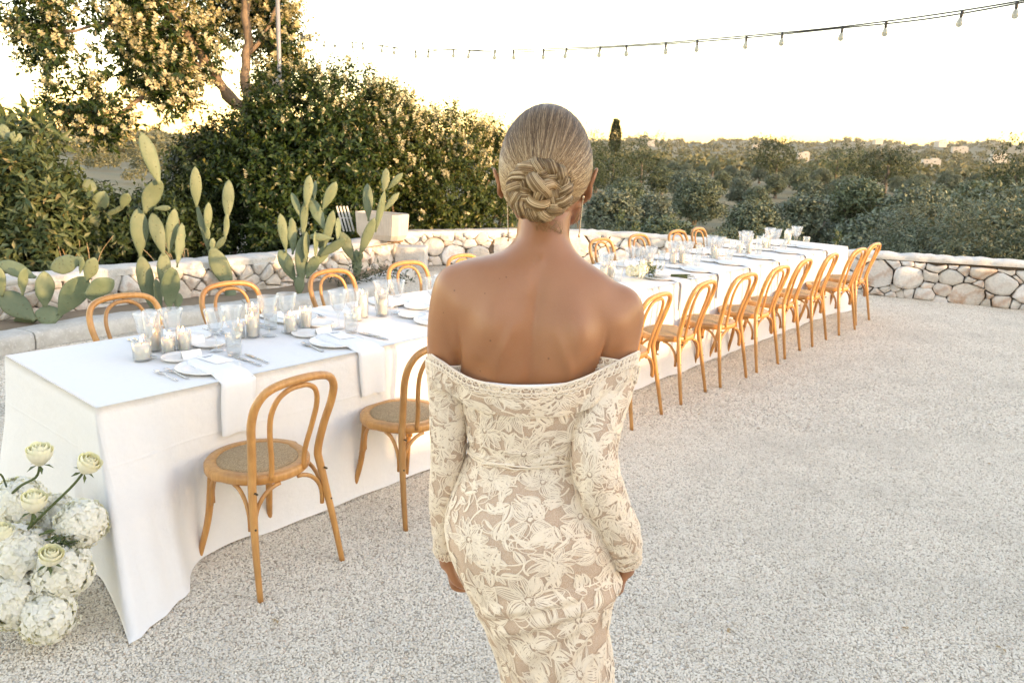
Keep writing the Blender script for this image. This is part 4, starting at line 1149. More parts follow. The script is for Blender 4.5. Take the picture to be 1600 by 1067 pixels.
def pad_mesh(L_, w, th, seed):
    """flat oval joint standing on its base at the origin, growing along +z, broad face along x"""
    rg = np.random.default_rng(seed); n, m = 15, 16
    t = np.linspace(0, 1, n); e = np.sin(PI * np.clip(t, 0, 1) ** rg.uniform(1.15, 1.45)) ** .62; e = np.maximum(e, .03); e[0] = .24
    a = np.linspace(0, 2 * PI, m, endpoint=False)
    tt = th * (1.25 - .5 * t)
    V = np.stack([np.cos(a)[None] * (e * w / 2)[:, None], np.sin(a)[None] * (np.minimum(e ** .6, 1) * tt / 2)[:, None], (t * L_)[:, None] * np.ones(m)[None]], -1)
    V[..., 1] += (rg.normal(0, .10) * L_) * (t[:, None] - .3) ** 2
    V = V.reshape(-1, 3) + .0025 * snoise(V.reshape(-1, 3), 30, seed)[:, None] * rg.normal(size=3)
    i, j = np.meshgrid(np.arange(n - 1), np.arange(m), indexing='ij'); j2 = (j + 1) % m
    F = np.stack([i * m + j, i * m + j2, (i + 1) * m + j2, (i + 1) * m + j], -1).reshape(-1, 4)
    return V, [F, np.arange(m)[::-1][None], ((n - 1) * m + np.arange(m))[None]]
def cactus(label, Y, pads, seed, base=None):
    """pads: (base px, base py, tip px, tip py, width px, yaw, depth shift)"""
    rg = np.random.default_rng(seed)
    b0 = at(pads[0][0], pads[0][1], Y); root = thing('prickly_pear', label, 'cactus', (b0[0], b0[1], .08), 0, 'prickly pear cacti')
    off = np.array([b0[0], b0[1], .08])
    for k, p in enumerate(pads):
        bx, by, tx, ty, w = p[:5]
        d = p[6] if len(p) > 6 else rg.uniform(-.09, .09) * (k > 0)
        P0 = at(bx, by, Y + d * .6); P1 = at(tx, ty, Y + d + rg.uniform(-.06, .06))
        ax = P1 - P0; L_ = np.linalg.norm(ax); ax = ax / L_
        wm = w * Y / FOC
        ratio = wm / L_
        yaw = p[5] if len(p) > 5 else rg.uniform(-.5, .5)
        if ratio < .27 and L_ < .65 and len(p) < 6:
            yaw = math.acos(min(1, ratio / .36)) * rg.choice([-1, 1])
        wm = wm / max(.35, abs(math.cos(yaw)))
        view = unit(np.array([P0[0], P0[1], 0])); side = unit(np.cross(view, ax)) * -1
        side = side - ax * (side @ ax); side = unit(side); nr = np.cross(ax, side)
        s2 = side * math.cos(yaw) + nr * math.sin(yaw); n2 = np.cross(ax, s2)
        V, Fs = pad_mesh(L_ * 1.04, wm, min(.032, .10 * wm + .015), seed * 50 + k)
        V = V @ np.stack([s2, n2, ax]) + P0 - ax * L_ * .03 - off
        mb = MB(); mb.add(V, Fs); mb.build('pad', M['cactus'], root)
        if k == 0 and P0[2] > .12:
            mb = MB(); mb.add(*tube([P0 - off, np.array([P0[0], P0[1], .02]) - off], [wm * .3, wm * .32], 8)); mb.build('stem', M['cactus'], root)
    return root
cactus('sprawling low prickly pear with broad pads at the left edge', 6.42, [(75, 512, 75, 477, 37), (93, 493, 133, 433, 40, .2), (54, 499, 0, 458, 38, .1), (70, 478, 70, 424, 28, .2), (135, 460, 178, 438, 30, .1), (133, 462, 166, 470, 18), (136, 440, 147, 402, 21, .1), (125, 427, 130, 404, 8), (128, 404, 79, 421, 27, .2), (35, 460, 36, 418, 15), (54, 433, -2, 410, 24, .1), (3, 461, -4, 416, 18), (60, 498, 20, 505, 18)], 1)
cactus('tallest prickly pear with a slender pad pointing up, left of centre', 7.15, [(237, 482, 220, 400, 25, .1), (219, 400, 217, 327, 27, .1), (226, 331, 248, 279, 27, .3), (249, 286, 222, 207, 22, .3), (241, 326, 267, 325, 9), (264, 482, 268, 416, 28, .1, -.1), (256, 455, 256, 394, 21, .2), (256, 398, 238, 333, 22, .1), (277, 416, 285, 349, 15, .3), (264, 394, 272, 326, 19, .2, .15), (252, 482, 243, 436, 13), (277, 482, 280, 458, 14), (226, 440, 232, 410, 12)], 2)
cactus('forked prickly pear with two raised pads like arms', 8.0, [(360, 450, 330, 386, 29, .1), (327, 396, 307, 318, 9, 0.), (307, 322, 305, 261, 17, .1), (326, 378, 324, 355, 7, .0), (324, 364, 326, 317, 13, .2), (334, 392, 353, 370, 10, 0.), (352, 374, 355, 334, 9, .0), (355, 341, 358, 281, 18, .1), (332, 394, 332, 372, 10, .0)], 3)
cactus('bushiest prickly pear with many upright pads, in the middle of the bed', 8.1, [(468, 462, 468, 430, 16, 0.), (462, 440, 437, 390, 21, .1), (471, 446, 471, 371, 20, .1), (447, 393, 438, 334, 15, .1), (458, 396, 456, 340, 15, .1), (473, 374, 477, 311, 12, .1), (478, 326, 484, 274, 15, .1), (470, 340, 456, 301, 11, .2), (491, 312, 491, 282, 8), (507, 357, 484, 308, 18, .1), (504, 328, 525, 285, 16, .1), (507, 386, 521, 329, 15, .1), (527, 376, 530, 340, 9), (493, 402, 494, 362, 7), (501, 400, 540, 373, 15, .1), (494, 416, 513, 383, 17, .1), (479, 434, 496, 399, 18, .1), (478, 408, 480, 362, 10), (520, 373, 484, 369, 12, .1), (452, 430, 450, 400, 13), (512, 356, 500, 390, 14)], 4)
cactus('leaning prickly pear with a zigzag arm before the concrete planter', 9.1, [(558, 436, 557, 390, 16, .0), (552, 408, 533, 362, 18, .1), (562, 399, 585, 341, 16, .1), (587, 361, 601, 299, 11, .1), (600, 301, 604, 263, 13, .1), (606, 296, 629, 271, 10, .1), (597, 332, 624, 301, 10, .1), (576, 344, 574, 287, 16, .1), (560, 410, 563, 392, 12)], 5)
cactus('shaded prickly pear behind the wall, left of the tallest cactus', 9.3, [(150, 360, 146, 330, 18, .1), (150, 334, 163, 300, 24, .1), (140, 310, 139, 280, 21, .1), (134, 330, 137, 300, 18, .2), (97, 335, 97, 309, 10), (120, 345, 70, 330, 19, .1), (95, 338, 125, 335, 12), (190, 325, 200, 302, 16, .1), (160, 340, 195, 322, 9, .0), (112, 348, 120, 338, 14), (148, 365, 120, 345, 12)], 6)
cactus('small prickly pear cut off by the left edge, above the sunlit shrub', 9.0, [(20, 270, 18, 242, 14, .1), (18, 246, 16, 220, 14, .1), (20, 225, 28, 206, 17, .1), (8, 245, 2, 220, 13, .1), (12, 222, 3, 194, 15, .1)], 7)

# ------------------------------------------------------------------ planter trough, leaning slats, branches, weeds
pc = at(597, 388, 10.35); P1, P2 = at(556, 384, 10.15), at(641, 388, 10.5)
pl = thing('planter_trough', 'ribbed pale concrete trough standing on the left wall', 'planter', (pc[0], pc[1], .475), -.5)
Lp, Wp, Hp = .72, .34, .34
def trough_ring(z, L_, W_, c=.06, rib=0.0):
    pts = []
    seq = [(-L_ / 2 + c, -W_ / 2), (L_ / 2 - c, -W_ / 2), (L_ / 2, -W_ / 2 + c), (L_ / 2, W_ / 2 - c), (L_ / 2 - c, W_ / 2), (-L_ / 2 + c, W_ / 2), (-L_ / 2, W_ / 2 - c), (-L_ / 2, -W_ / 2 + c)]
    for q in range(8):
        a, b = np.array(seq[q]), np.array(seq[(q + 1) % 8]); nseg = 56 if q in (0, 4) else (24 if q in (2, 6) else 6)
        nn2 = unit(np.array([(b - a)[1], -(b - a)[0]]))
        for t in range(nseg):
            pts.append(list(a + (b - a) * t / nseg + nn2 * (rib if t % 4 < 2 else 0)) + [z])
    return np.array(pts)
rings = [trough_ring(.0, Lp * .84, Wp * .8), trough_ring(.03, Lp * .88, Wp * .86, rib=.001), trough_ring(.07, Lp * .95, Wp * .95, rib=.0018), trough_ring(Hp - .05, Lp * .99, Wp * .99, rib=.0018), trough_ring(Hp - .035, Lp, Wp), trough_ring(Hp, Lp, Wp), trough_ring(Hp + .004, Lp - .01, Wp - .01), trough_ring(Hp, Lp - .07, Wp - .07, .04), trough_ring(Hp - .06, Lp - .08, Wp - .08, .04)]
G_ = np.stack(rings, 1); mb = MB(); V, F = grid(np.concatenate([G_, G_[:1]])); mb.add(V, F); mb.add(G_[:, 0], [np.arange(len(G_))[::-1]]); mb.build('trough', M['planter'], pl, False)
mb = MB(); mb.add(G_[:, -1] + np.array([0, 0, .005]), [np.arange(len(G_))]); mb.build('soil', M['soil'], pl)
for x in (-.22, .22): bevel_box('foot', (.12, .2, .03), .004, M['wood'], pl, (x, 0, -.012))
sl = thing('slatted_panel', 'small weathered white slatted panel leaning behind the planter', 'panel', tuple(at(543, 348, 10.6)), .4)
for k in range(4):
    mb = MB(); mb.add(*tube([(-.05 + k * .045, 0, -.12), (-.14 + k * .045, 0, .22)], .012, 4, r2=.005)); mb.build('slat', M['coping'], sl, False)
mb = MB(); mb.add(*tube([(-.10, .01, .06), (.06, .01, .06)], .008, 4)); mb.build('rail', M['coping'], sl, False)
# gnarled bare vine stump before the back wall
vs_ = thing('vine_stump', 'gnarled bare vine stem rising in front of the back wall, left of the shoulder', 'vine', tuple(on(770, 402, 0)))
o0 = np.array(vs_.location)
mb = MB(); Yv = o0[1]
limb(mb, [(0, 0, 0), at(765, 380, Yv) - o0, at(752, 362, Yv) - o0, at(740, 342, Yv) - o0, at(728, 332, Yv) - o0], .055, .02, 7, 14, .006)
limb(mb, [at(766, 382, Yv) - o0, at(780, 355, Yv) - o0, at(786, 335, Yv) - o0], .035, .015, 6, 10, .006); mb.build('stem', M['bark'], vs_)
rg = np.random.default_rng(3); P = np.array([at(rg.uniform(745, 800), rg.uniform(365, 400), Yv + rg.uniform(-.2, .1)) for _ in range(90)]) - o0
mb = MB(); mb.add(*twig_leaves(P, rg.normal(size=(90, 3)) + [0, 0, .4], 6, .12, .06, .28, rg)); mb.build('leaves', M['leaf'], vs_)
# cut olive branch on the kerb
br = thing('olive_branch', 'cut olive branch lying on the kerb behind the far-side chairs', 'branch', tuple(on(580, 432, .16)))
o0 = np.array(br.location); mb = MB(); Pb = catmull([on(525, 440, .17) - o0, on(560, 430, .24) - o0, on(600, 426, .22) - o0, on(640, 432, .17) - o0], 12); mb.add(*tube(Pb, .006, 5)); mb.build('twig', M['bark'], br)
mb = MB(); P = np.repeat(Pb, 6, 0) + rng.normal(0, .03, (72, 3)); mb.add(*twig_leaves(P, rng.normal(size=(72, 3)) + [0, 0, .3], 5, .12, .07, .12, rng)); mb.build('leaves', M['leaf2'], br)
# dry stalks behind the left wall
for q, (px, py, lab) in enumerate([(285, 395, 'dry straw stalks behind the tallest cactus'), (120, 400, 'dry stalks behind the sprawling cactus')]):
    b0 = at(px, py, 8.9); t_ = thing('dry_stalks', lab, 'dry plant', (b0[0], b0[1], .0), 0, 'dry stalks behind the left wall')
    mb = MB()
    for s in range(9):
        x, y = rng.normal(0, .10), rng.normal(0, .08); l = rng.uniform(.35, .8)
        mb.add(*tube(catmull([(x, y, 0), (x * 1.5, y * 1.4, l * .6), (x * 2.6 + rng.normal(0, .06), y * 2, l)], 7), np.linspace(.006, .002, 7), 4))
    mb.build('stalk_tuft', M['dry'], t_)
# weeds on and behind the back wall
for q, (px, py, hh_, lab) in enumerate([(965, 362, .32, 'thin yellowish weed standing behind the wall right of the earring'), (1052, 368, .35, 'thin weed behind the wall above the far chairs'), (1305, 382, .2, 'low weed behind the wall at the table end'), (990, 364, .16, 'small leafy weed on the wall right of the earring')]):
    b0 = at(px, py, 12.3); t_ = thing('weed', lab, 'weed', (b0[0], b0[1], b0[2] - .25), 0, 'weeds along the back wall')
    mb = MB(); mb.add(*tube([(0, 0, -.2), (.01, 0, .15), (.02, 0, .25 + hh_)], [.006, .005, .002], 5)); mb.build('stem', M['stem'], t_)
    z = rng.uniform(.15, .25 + hh_, 26); P = np.stack([z * .06, z * 0, z], -1)
    mb = MB(); mb.add(*twig_leaves(P, rng.normal(size=(26, 3)) * [1, 1, .2] + [0, 0, .5], 4, .07, .05, .2, rng)); mb.build('leaves', M['leaf3'], t_)
# little leaves blown onto the gravel
for q, (px, py) in enumerate([(1136, 983), (1418, 982), (1565, 1012), (1548, 662), (433, 968), (1093, 646), (1547, 725)]):
    p = on(px, py, .012); mb = MB(); rg = np.random.default_rng(q)
    mb.add(*leaf_quads(np.zeros((3, 3)), rg.normal(size=(3, 3)) * [1, 1, .15], np.tile([0, 0, 1.], (3, 1)) + rg.normal(0, .3, (3, 3)), np.full(3, .022), np.full(3, .006)))
    o = mb.build('fallen_leaf', M['dry']); o.location = tuple(p)
    tag(o, ['dry brown leaf on the gravel just right of the gown hem', 'dry leaf lying on the foreground gravel at right', 'dry leaf in the bottom right corner of the gravel', 'dark leaf on the gravel below the right wall', 'tiny leaf on the gravel near the nearest chair', 'tiny leaf on the gravel beside the chair row', 'tiny brown leaf on the gravel at the right edge'][q], 'leaf', 'fallen leaves on the gravel')

# ------------------------------------------------------------------ flower arrangement by the table end
def floret_ball(c, r, n, rg, up=.35):
    d = unit(rg.normal(size=(n * 2, 3)) + [0, -.15, up]); d = d[:n]
    base = c + d * r * (rg.uniform(.82, 1.0, (n, 1)) + .10 * snoise(d, 5, int(rg.integers(99)))[:, None])
    a = unit(np.cross(d, rg.normal(size=(n, 3)))); b = np.cross(d, a)
    Vs, Fs_ = [], []
    mb = MB()
    for q in range(4):
        an = q * PI / 2
        dir_ = a * math.cos(an) + b * math.sin(an) + d * .28
        v, f = leaf_quads(base, dir_ + rg.normal(0, .12, (n, 3)), d + rg.normal(0, .12, (n, 3)), np.full(n, r * .25) * rg.uniform(.75, 1.25, n), np.full(n, r * .135), True, .3)
        mb.add(v, f)
    return mb
hyd = [(28, 788, 2.55, .085, 'hydrangea head at the left edge below the rose bud'), (128, 818, 2.52, .078, 'hydrangea head tucked against the tablecloth corner'), (88, 800, 2.66, .062, 'small hydrangea head behind the others, below the leaning rose'), (30, 865, 2.42, .092, 'large hydrangea head at the left edge, middle of the heap'), (98, 893, 2.42, .088, 'hydrangea head right of the low rose'), (18, 938, 2.34, .085, 'lowest hydrangea head at the left edge'), (75, 962, 2.34, .080, 'lowest right hydrangea head touching the gravel'), (55, 822, 2.58, .06, 'hydrangea head in the middle of the heap, under the stems'), (62, 915, 2.42, .07, 'hydrangea head between the two lowest ones'), (-20, 900, 2.4, .09, 'hydrangea head cut off by the left edge')]
bz = on(60, 985, 0)
for q, (px, py, Y, r, lab) in enumerate(hyd):
    rg = np.random.default_rng(300 + q); c = at(px, py, Y)
    if c[2] < r * .9: c[2] = r * .9
    h = thing('hydrangea', 'white ' + lab, 'hydrangea', tuple(c), 0, 'white hydrangeas heaped by the table end')
    floret_ball(np.zeros(3), r * 1.08, 420, rg).build('florets', M['petal'], h)
    mb = MB(); e = np.array([bz[0] - .05, bz[1] + .15, .02]) - c
    mb.add(*tube(catmull([(0, 0, 0), e * .5 + rg.normal(0, .02, 3), e], 8), .006, 6)); mb.build('stem', M['stem'], h)
    mb = MB(); mb.add(*ellipsoid((0, 0, 0), (r * .82,) * 3, 14, 10)); mb.build('calyx', M['petal'], h)
def rose(px, py, Y, r, axis, stem_to, label):
    rg = np.random.default_rng(int(px)); c = at(px, py, Y); ax = unit(np.array(axis, float))
    t_ = thing('rose', label, 'rose', tuple(c), 0, 'cream roses in the flower heap')
    s = unit(np.cross(ax, [0.3, 1, .1])); b = np.cross(ax, s)
    def petal(an, rad, h0, h1, wid, flare):
        u = np.linspace(-1, 1, 7); v = np.linspace(0, 1, 6); G_ = np.zeros((6, 7, 3))
        for a_, vv in enumerate(v):
            for b_, uu in enumerate(u):
                rr = rad * (.35 + .75 * math.sin(min(vv * 1.25, 1) * PI / 2)) + flare * vv ** 4 * r - .10 * r * uu * uu * vv
                ang = an + uu * wid * (.5 + .5 * math.sin(vv * PI * .75 + .35))
                hh_ = h0 + (h1 - h0) * (vv - .12 * uu * uu * vv)
                G_[a_, b_] = (s * math.cos(ang) + b * math.sin(ang)) * rr + ax * hh_
        return G_
    for k, (cnt_, rad, h1, wid, fl_) in enumerate([(3, .20, 1.3, 1.7, -.14), (4, .40, 1.32, 1.5, -.16), (5, .62, 1.28, 1.25, -.14), (5, .84, 1.12, 1.15, -.04), (5, .95, .85, 1.0, .06)]):
        for j in range(cnt_):
            G_ = petal(j * 2 * PI / cnt_ + k * .7 + rg.uniform(-.15, .15), r * rad, -r * .85, r * (h1 - .15) * rg.uniform(.92, 1.06), wid, fl_)
            mb = MB(); V, F = grid(G_); mb.add(V, F); mb.build('petal', M['rose'], t_)
    e = at(stem_to[0], stem_to[1], stem_to[2]) - c
    mb = MB(); mb.add(*tube(catmull([-ax * r * .8, -ax * r * 1.6 + e * .12, e * .6 - ax * .02, e], 12), np.linspace(.0042, .005, 12), 6)); mb.build('stem', M['stem'], t_)
    mb = MB(); n = 5; an = np.arange(n) * 2 * PI / n
    d = s * np.cos(an)[:, None] + b * np.sin(an)[:, None]
    mb.add(*leaf_quads(np.tile(-ax * r * .85, (n, 1)) + d * r * .2, d * .9 - ax * .25, np.tile(ax, (n, 1)), np.full(n, r * 1.0), np.full(n, r * .16))); mb.build('sepals', M['stem'], t_)
rose(62, 712, 2.45, .039, (.15, -.1, 1), (14, 775, 2.5), 'upright cream rose bud highest on the left')
rose(137, 727, 2.42, .036, (.55, -.1, .8), (30, 840, 2.45), 'cream rose leaning on a long stem against the cloth')
rose(53, 786, 2.40, .038, (.2, -.05, .95), (30, 850, 2.45), 'greenish cream rose among the hydrangeas below the buds')
rose(79, 871, 2.32, .036, (.35, -.25, .9), (60, 900, 2.45), 'cream rose facing the camera low in the heap')
rose(4, 835, 2.38, .034, (.1, -.1, .9), (10, 870, 2.45), 'greenish rose cut by the left edge')
fg = thing('foliage_sprigs', 'green stems and tassels among the white flowers', 'foliage', tuple(at(90, 850, 2.45)))
o0 = np.array(fg.location); mb = MB(); rg = np.random.default_rng(2)
for (a, b_) in [((40, 850), (82, 830)), ((45, 855), (98, 840)), ((60, 840), (85, 828)), ((95, 845), (115, 862)), ((10, 760), (0, 740)), ((95, 860), (118, 845))]:
    mb.add(*tube(catmull([at(*a, 2.5) - o0, (at(*a, 2.44) + at(*b_, 2.42)) / 2 - o0 + [0, 0, .01], at(*b_, 2.42) - o0], 8), .0035, 5))
mb.build('stem', M['stem'], fg)
P = np.array([at(rg.uniform(80, 112), rg.uniform(832, 862), 2.43) for _ in range(40)]) - o0
mb = MB(); mb.add(*twig_leaves(P, rg.normal(size=(40, 3)) * .4 + [0, -.2, -.7], 7, .04, .010, .4, rg)); mb.build('leaves', M['leaf3'], fg)
# small bouquet on the table, right of the woman's shoulder
bq = thing('bouquet', 'small white bouquet with grey ribbon and green stems lying on the table', 'bouquet', tuple(tp(4.28, .20, TZ + .05)), TH)
rg = np.random.default_rng(8)
for k in range(6):
    c = np.array([rg.uniform(-.16, .02), rg.uniform(.0, .14), rg.uniform(0, .05)])
    floret_ball(c, .045, 60, rg).build('flower', M['petal'], bq)
P = np.stack([rg.uniform(-.05, .06, 30), rg.uniform(-.02, .12, 30), rg.uniform(-.01, .05, 30)], -1)
mb = MB(); mb.add(*twig_leaves(P, rg.normal(size=(30, 3)) + [.5, -.5, .3], 4, .05, .04, .2, rg)); mb.build('leaves', M['leaf3'], bq)
mb = MB()
for k in range(14):
    a_ = rg.uniform(-.02, .02); mb.add(*tube([(0.0, .03 + a_ * .5, .0), (.09, -.06 + a_, -.01), (.20 + rg.uniform(-.02, .03), -.20 + a_ * 3, -.02 + rg.uniform(-.02, .02))], .0032, 5))
mb.build('stems', M['stem'], bq)
mb = MB(); mb.add(*tube(catmull([(.02, .01, 0), (.06, -.03, .0), (.11, -.085, -.01)], 6), [.022, .030, .030, .028, .03, .034], 12)); mb.build('ribbon', M['napkin'], bq)

# ------------------------------------------------------------------ festoon lights and pole
pb = at(436, 175, 11.9); pole = thing('lamp_pole', 'slim grey metal pole with two floodlights beside the big tree', 'pole', (pb[0], pb[1], -.02))
ptop = at(432, -60, 11.9) - np.array([pb[0], pb[1], -.02])
mb = MB(); mb.add(*tube([(0, 0, 0), ptop * .5 + np.array([.0, 0, 0]), ptop], .032, 8)); mb.build('shaft', M['greymetal'], pole)
for px, py in ((434, 138), (446, 140)):
    c = at(px, py, 11.8) - np.array([pb[0], pb[1], -.02]); o = bevel_box('floodlight', (.10, .10, .24), .012, M['coping'], pole); o.location = tuple(c); o.rotation_euler = (.2, -.35, .3)
st = thing('festoon_lights', 'string of clear bulbs on black cable crossing the sky', 'string lights', (0, 0, 0))
PL, PR = at(452, 40, 11.8), at(1660, -12, 4.3)
def wire_point(px, py):
    """the point of the wire's vertical plane seen at a pixel"""
    d = ray(px, py); A2 = PL[:2]; e = PR[:2] - PL[:2]
    k_ = np.linalg.solve(np.array([[d[0], -e[0]], [d[1], -e[1]]]), A2)
    return np.array([0, 0, EYE]) + d * k_[0]
w1 = [(440, 40), (485, 52), (560, 68), (650, 77), (760, 79), (880, 76), (1000, 70), (1150, 58), (1300, 44), (1450, 25), (1600, 1), (1700, -22)]
w2 = [(462, 50), (507, 72), (555, 66), (600, 72), (650, 82), (700, 78), (780, 82), (850, 80), (1000, 72), (1150, 61), (1300, 46), (1450, 30), (1600, 4), (1700, -16)]
for w in (w1, w2):
    mb = MB(); mb.add(*tube(catmull([wire_point(*p) for p in w], 90), .0045, 5)); mb.build('cable', M['cable'], st)
y1 = lambda x: float(np.interp(x, [p[0] for p in w1], [p[1] for p in w1])) * .5 + .5 * float(np.interp(x, [p[0] for p in w2], [p[1] for p in w2]))
for zx in (45, 61, 93, 115, 152, 175, 217, 242, 289, 317, 370, 405, 460, 500, 565, 614, 687, 743, 828, 896, 1002, 1079, 1209, 1303, 1467, 1585):
    px = 440 + zx / 1.379; p = wire_point(px, y1(px)); tl = rng.normal(0, .12)
    b_ = link('bulb', None, st); b_.location = tuple(p); b_.rotation_euler = (tl, rng.normal(0, .12), 0)
    mb = MB(); mb.add(*lathe([(0, .010), (.008, .010), (.0105, .006), (.0105, -.030), (.008, -.038), (0, -.040)], 10)); me = mb.mesh('socket', M['black'])
    b_ = bpy.data.objects[b_.name]; loc, rot = b_.location.copy(), b_.rotation_euler.copy(); bpy.data.objects.remove(b_)
    b_ = link('bulb', me, st); b_.location = loc; b_.rotation_euler = rot; b_.scale = (.8, .8, .85)
    mb = MB(); mb.add(*lathe([(.010, -.038), (.013, -.046), (.020, -.060), (.0225, -.072), (.020, -.086), (.011, -.095), (0, -.097)], 14)); mb.build('bulb_glass', M['bulb'], b_)
# ------------------------------------------------------------------ the woman
PO = np.array([.09, 1.45, 0.0])
person = thing('person', 'woman seen from behind in an off-shoulder cream lace gown, hair in a low bun', 'person', tuple(PO))

def m_skin():
    m, N, L, O = mat('skin'); co = coord(N)
    n1 = noise(N, L, 9, 4, .55, co); n2 = noise(N, L, 420, 3, .6, co); n3 = noise(N, L, 60, 3, .6, co)
    c = mix(N, L, ramp(N, L, n1, [(.3, (0, 0, 0)), (.7, (1, 1, 1))]), (.345, .142, .064), (.405, .178, .084))
    c = mix(N, L, ramp(N, L, n3, [(.66, (0, 0, 0)), (.74, (.35, .35, .35))]), c, (.40, .20, .12))
    md = voro(N, L, 26, vec=co); c = mix(N, L, ramp(N, L, md, [(.035, (.8, .8, .8)), (.06, (0, 0, 0))]), c, (.14, .06, .03))
    c = mix(N, L, ramp(N, L, n2, [(.4, (.12, .12, .12)), (.6, (0, 0, 0))]), c, (.40, .20, .12))
    b = pbsdf(N, Roughness=.40); L.new(c, b.inputs['Base Color'])
    b.inputs['Subsurface Weight'].default_value = .18; b.inputs['Subsurface Radius'].default_value = (.012, .005, .003); b.inputs['Subsurface Scale'].default_value = .7
    L.new(bump(N, L, n2, .25, .0012), b.inputs['Normal']); L.new(b.outputs[0], O.inputs[0]); return m
def m_hair(name, lo, hi, top):
    m, N, L, O = mat(name); co = coord(N)
    c = ramp(N, L, island(N), [(0, lo), (.5, tuple((a + b) / 2 for a, b in zip(lo, hi))), (1, hi)])
    sep = N.new('ShaderNodeSeparateXYZ'); L.new(co, sep.inputs[0])
    f = ramp(N, L, math_(N, L, 'MULTIPLY_ADD', sep.outputs[2], 9.0, -15.25), [(.0, (0, 0, 0)), (.75, (.8, .8, .8))])
    c = mix(N, L, f, c, top)                      # darker roots on the crown
    b = pbsdf(N, Roughness=.38); L.new(c, b.inputs['Base Color']); b.inputs['Specular IOR Level'].default_value = .35
    b.inputs['Anisotropic'].default_value = .5
    L.new(b.outputs[0], O.inputs[0]); return m
def m_net():
    m, N, L, O = mat('lace_net'); co = coord(N)
    e = voro(N, L, 330, 'DISTANCE_TO_EDGE', co)
    n1 = noise(N, L, 16, 3, .5, co)
    thr = ramp(N, L, e, [(.06, (1, 1, 1)), (.16, (0, 0, 0))])
    c = mix(N, L, math_(N, L, 'MULTIPLY', thr, .4), mix(N, L, n1, (.52, .345, .25), (.60, .42, .31)), (.80, .70, .56))
    b = pbsdf(N, Roughness=.85); L.new(c, b.inputs['Base Color']); L.new(bump(N, L, thr, .4, .001), b.inputs['Normal'])
    L.new(b.outputs[0], O.inputs[0]); return m
M['skin'] = m_skin(); M['hair'] = m_hair('blond_hair', (.20, .108, .043), (.46, .30, .15), (.07, .038, .017)); M['net'] = m_net()
M['hair_light'] = m_hair('pale_blond_hair', (.46, .31, .165), (.74, .56, .35), (.19, .115, .06)); M['hair_dark'] = m_hair('dark_blond_hair', (.13, .07, .03), (.26, .15, .07), (.06, .034, .017))
M['lace'] = m_plain('lace_thread', (.92, .79, .645), .85, var=.07, scale=500, bs=.35)
M['gold'] = m_plain('pale_gold', (.75, .62, .42), .25, 1.0)
M['lining'] = m_plain('white_lining', (.86, .84, .80), .8)

def ringpts(Lp, Rp, Y, bb, bf, n=40, pw=2.0):
    l, r = at(Lp[0], Lp[1], Y), at(Rp[0], Rp[1], Y)
    c = (l + r) / 2; h = (r - l) / 2
    a = np.linspace(0, 2 * PI, n, endpoint=False)           # 0 = back (towards the camera), then to her right
    s, co_ = np.sin(a), np.cos(a)
    e = 2 / pw
    S = np.sign(s) * np.abs(s) ** e; Cc = np.sign(co_) * np.abs(co_) ** e
    return c + S[:, None] * h + np.array([0, -1, 0]) * (Cc * np.where(Cc > 0, bb, bf))[:, None]
def loft(rings, cap=True):
    R_ = np.array(rings); m, n = R_.shape[:2]
    i, j = np.meshgrid(np.arange(m - 1), np.arange(n), indexing='ij'); j2 = (j + 1) % n
    F = [np.stack([i * n + j, (i + 1) * n + j, (i + 1) * n + j2, i * n + j2], -1).reshape(-1, 4)]
    if cap: F += [np.arange(n)[None], ((m - 1) * n + np.arange(n))[::-1][None]]
    return R_.reshape(-1, 3), F
def dense(rings, k):
    R_ = np.array(rings); m, n = R_.shape[:2]
    return catmull(R_.reshape(m, -1), (m - 1) * k + 1).reshape(-1, n, 3)

HC = at(853, 262, 1.50)                                   # centre of the skull
yaw = -.22                                                # she looks a little to the right
def rotz(v, a): v = np.asarray(v, float); return np.stack([v[..., 0] * math.cos(a) - v[..., 1] * math.sin(a), v[..., 0] * math.sin(a) + v[..., 1] * math.cos(a), v[..., 2]], -1)
def head(v): return HC + rotz(v, yaw)
mbs = []
def blob(V, F): 
    m_ = MB(); m_.add(V, F); mbs.append(m_)
torso = [((812, 330), (893, 332), 1.49, .054, .05), ((808, 356), (890, 358), 1.478, .054, .052), ((804, 374), (891, 376), 1.468, .055, .055), ((784, 392), (908, 400), 1.458, .058, .058), ((752, 400), (938, 421), 1.452, .064, .064), ((712, 411), (967, 444), 1.45, .074, .075),
         ((697, 445), (984, 477), 1.452, .088, .085), ((697, 485), (980, 512), 1.452, .100, .095), ((704, 530), (966, 547), 1.455, .106, .105), ((714, 575), (950, 580), 1.46, .106, .11), ((724, 620), (938, 622), 1.462, .100, .108), ((738, 665), (928, 665), 1.466, .092, .1), ((742, 702), (918, 702), 1.468, .088, .095), ((730, 742), (930, 742), 1.462, .098, .10), ((708, 792), (952, 792), 1.455, .114, .105), ((706, 832), (958, 832), 1.45, .12, .105), ((720, 880), (950, 880), 1.455, .11, .105)]
blob(*loft(dense([ringpts(*t, pw=2.15) for t in torso], 4)))
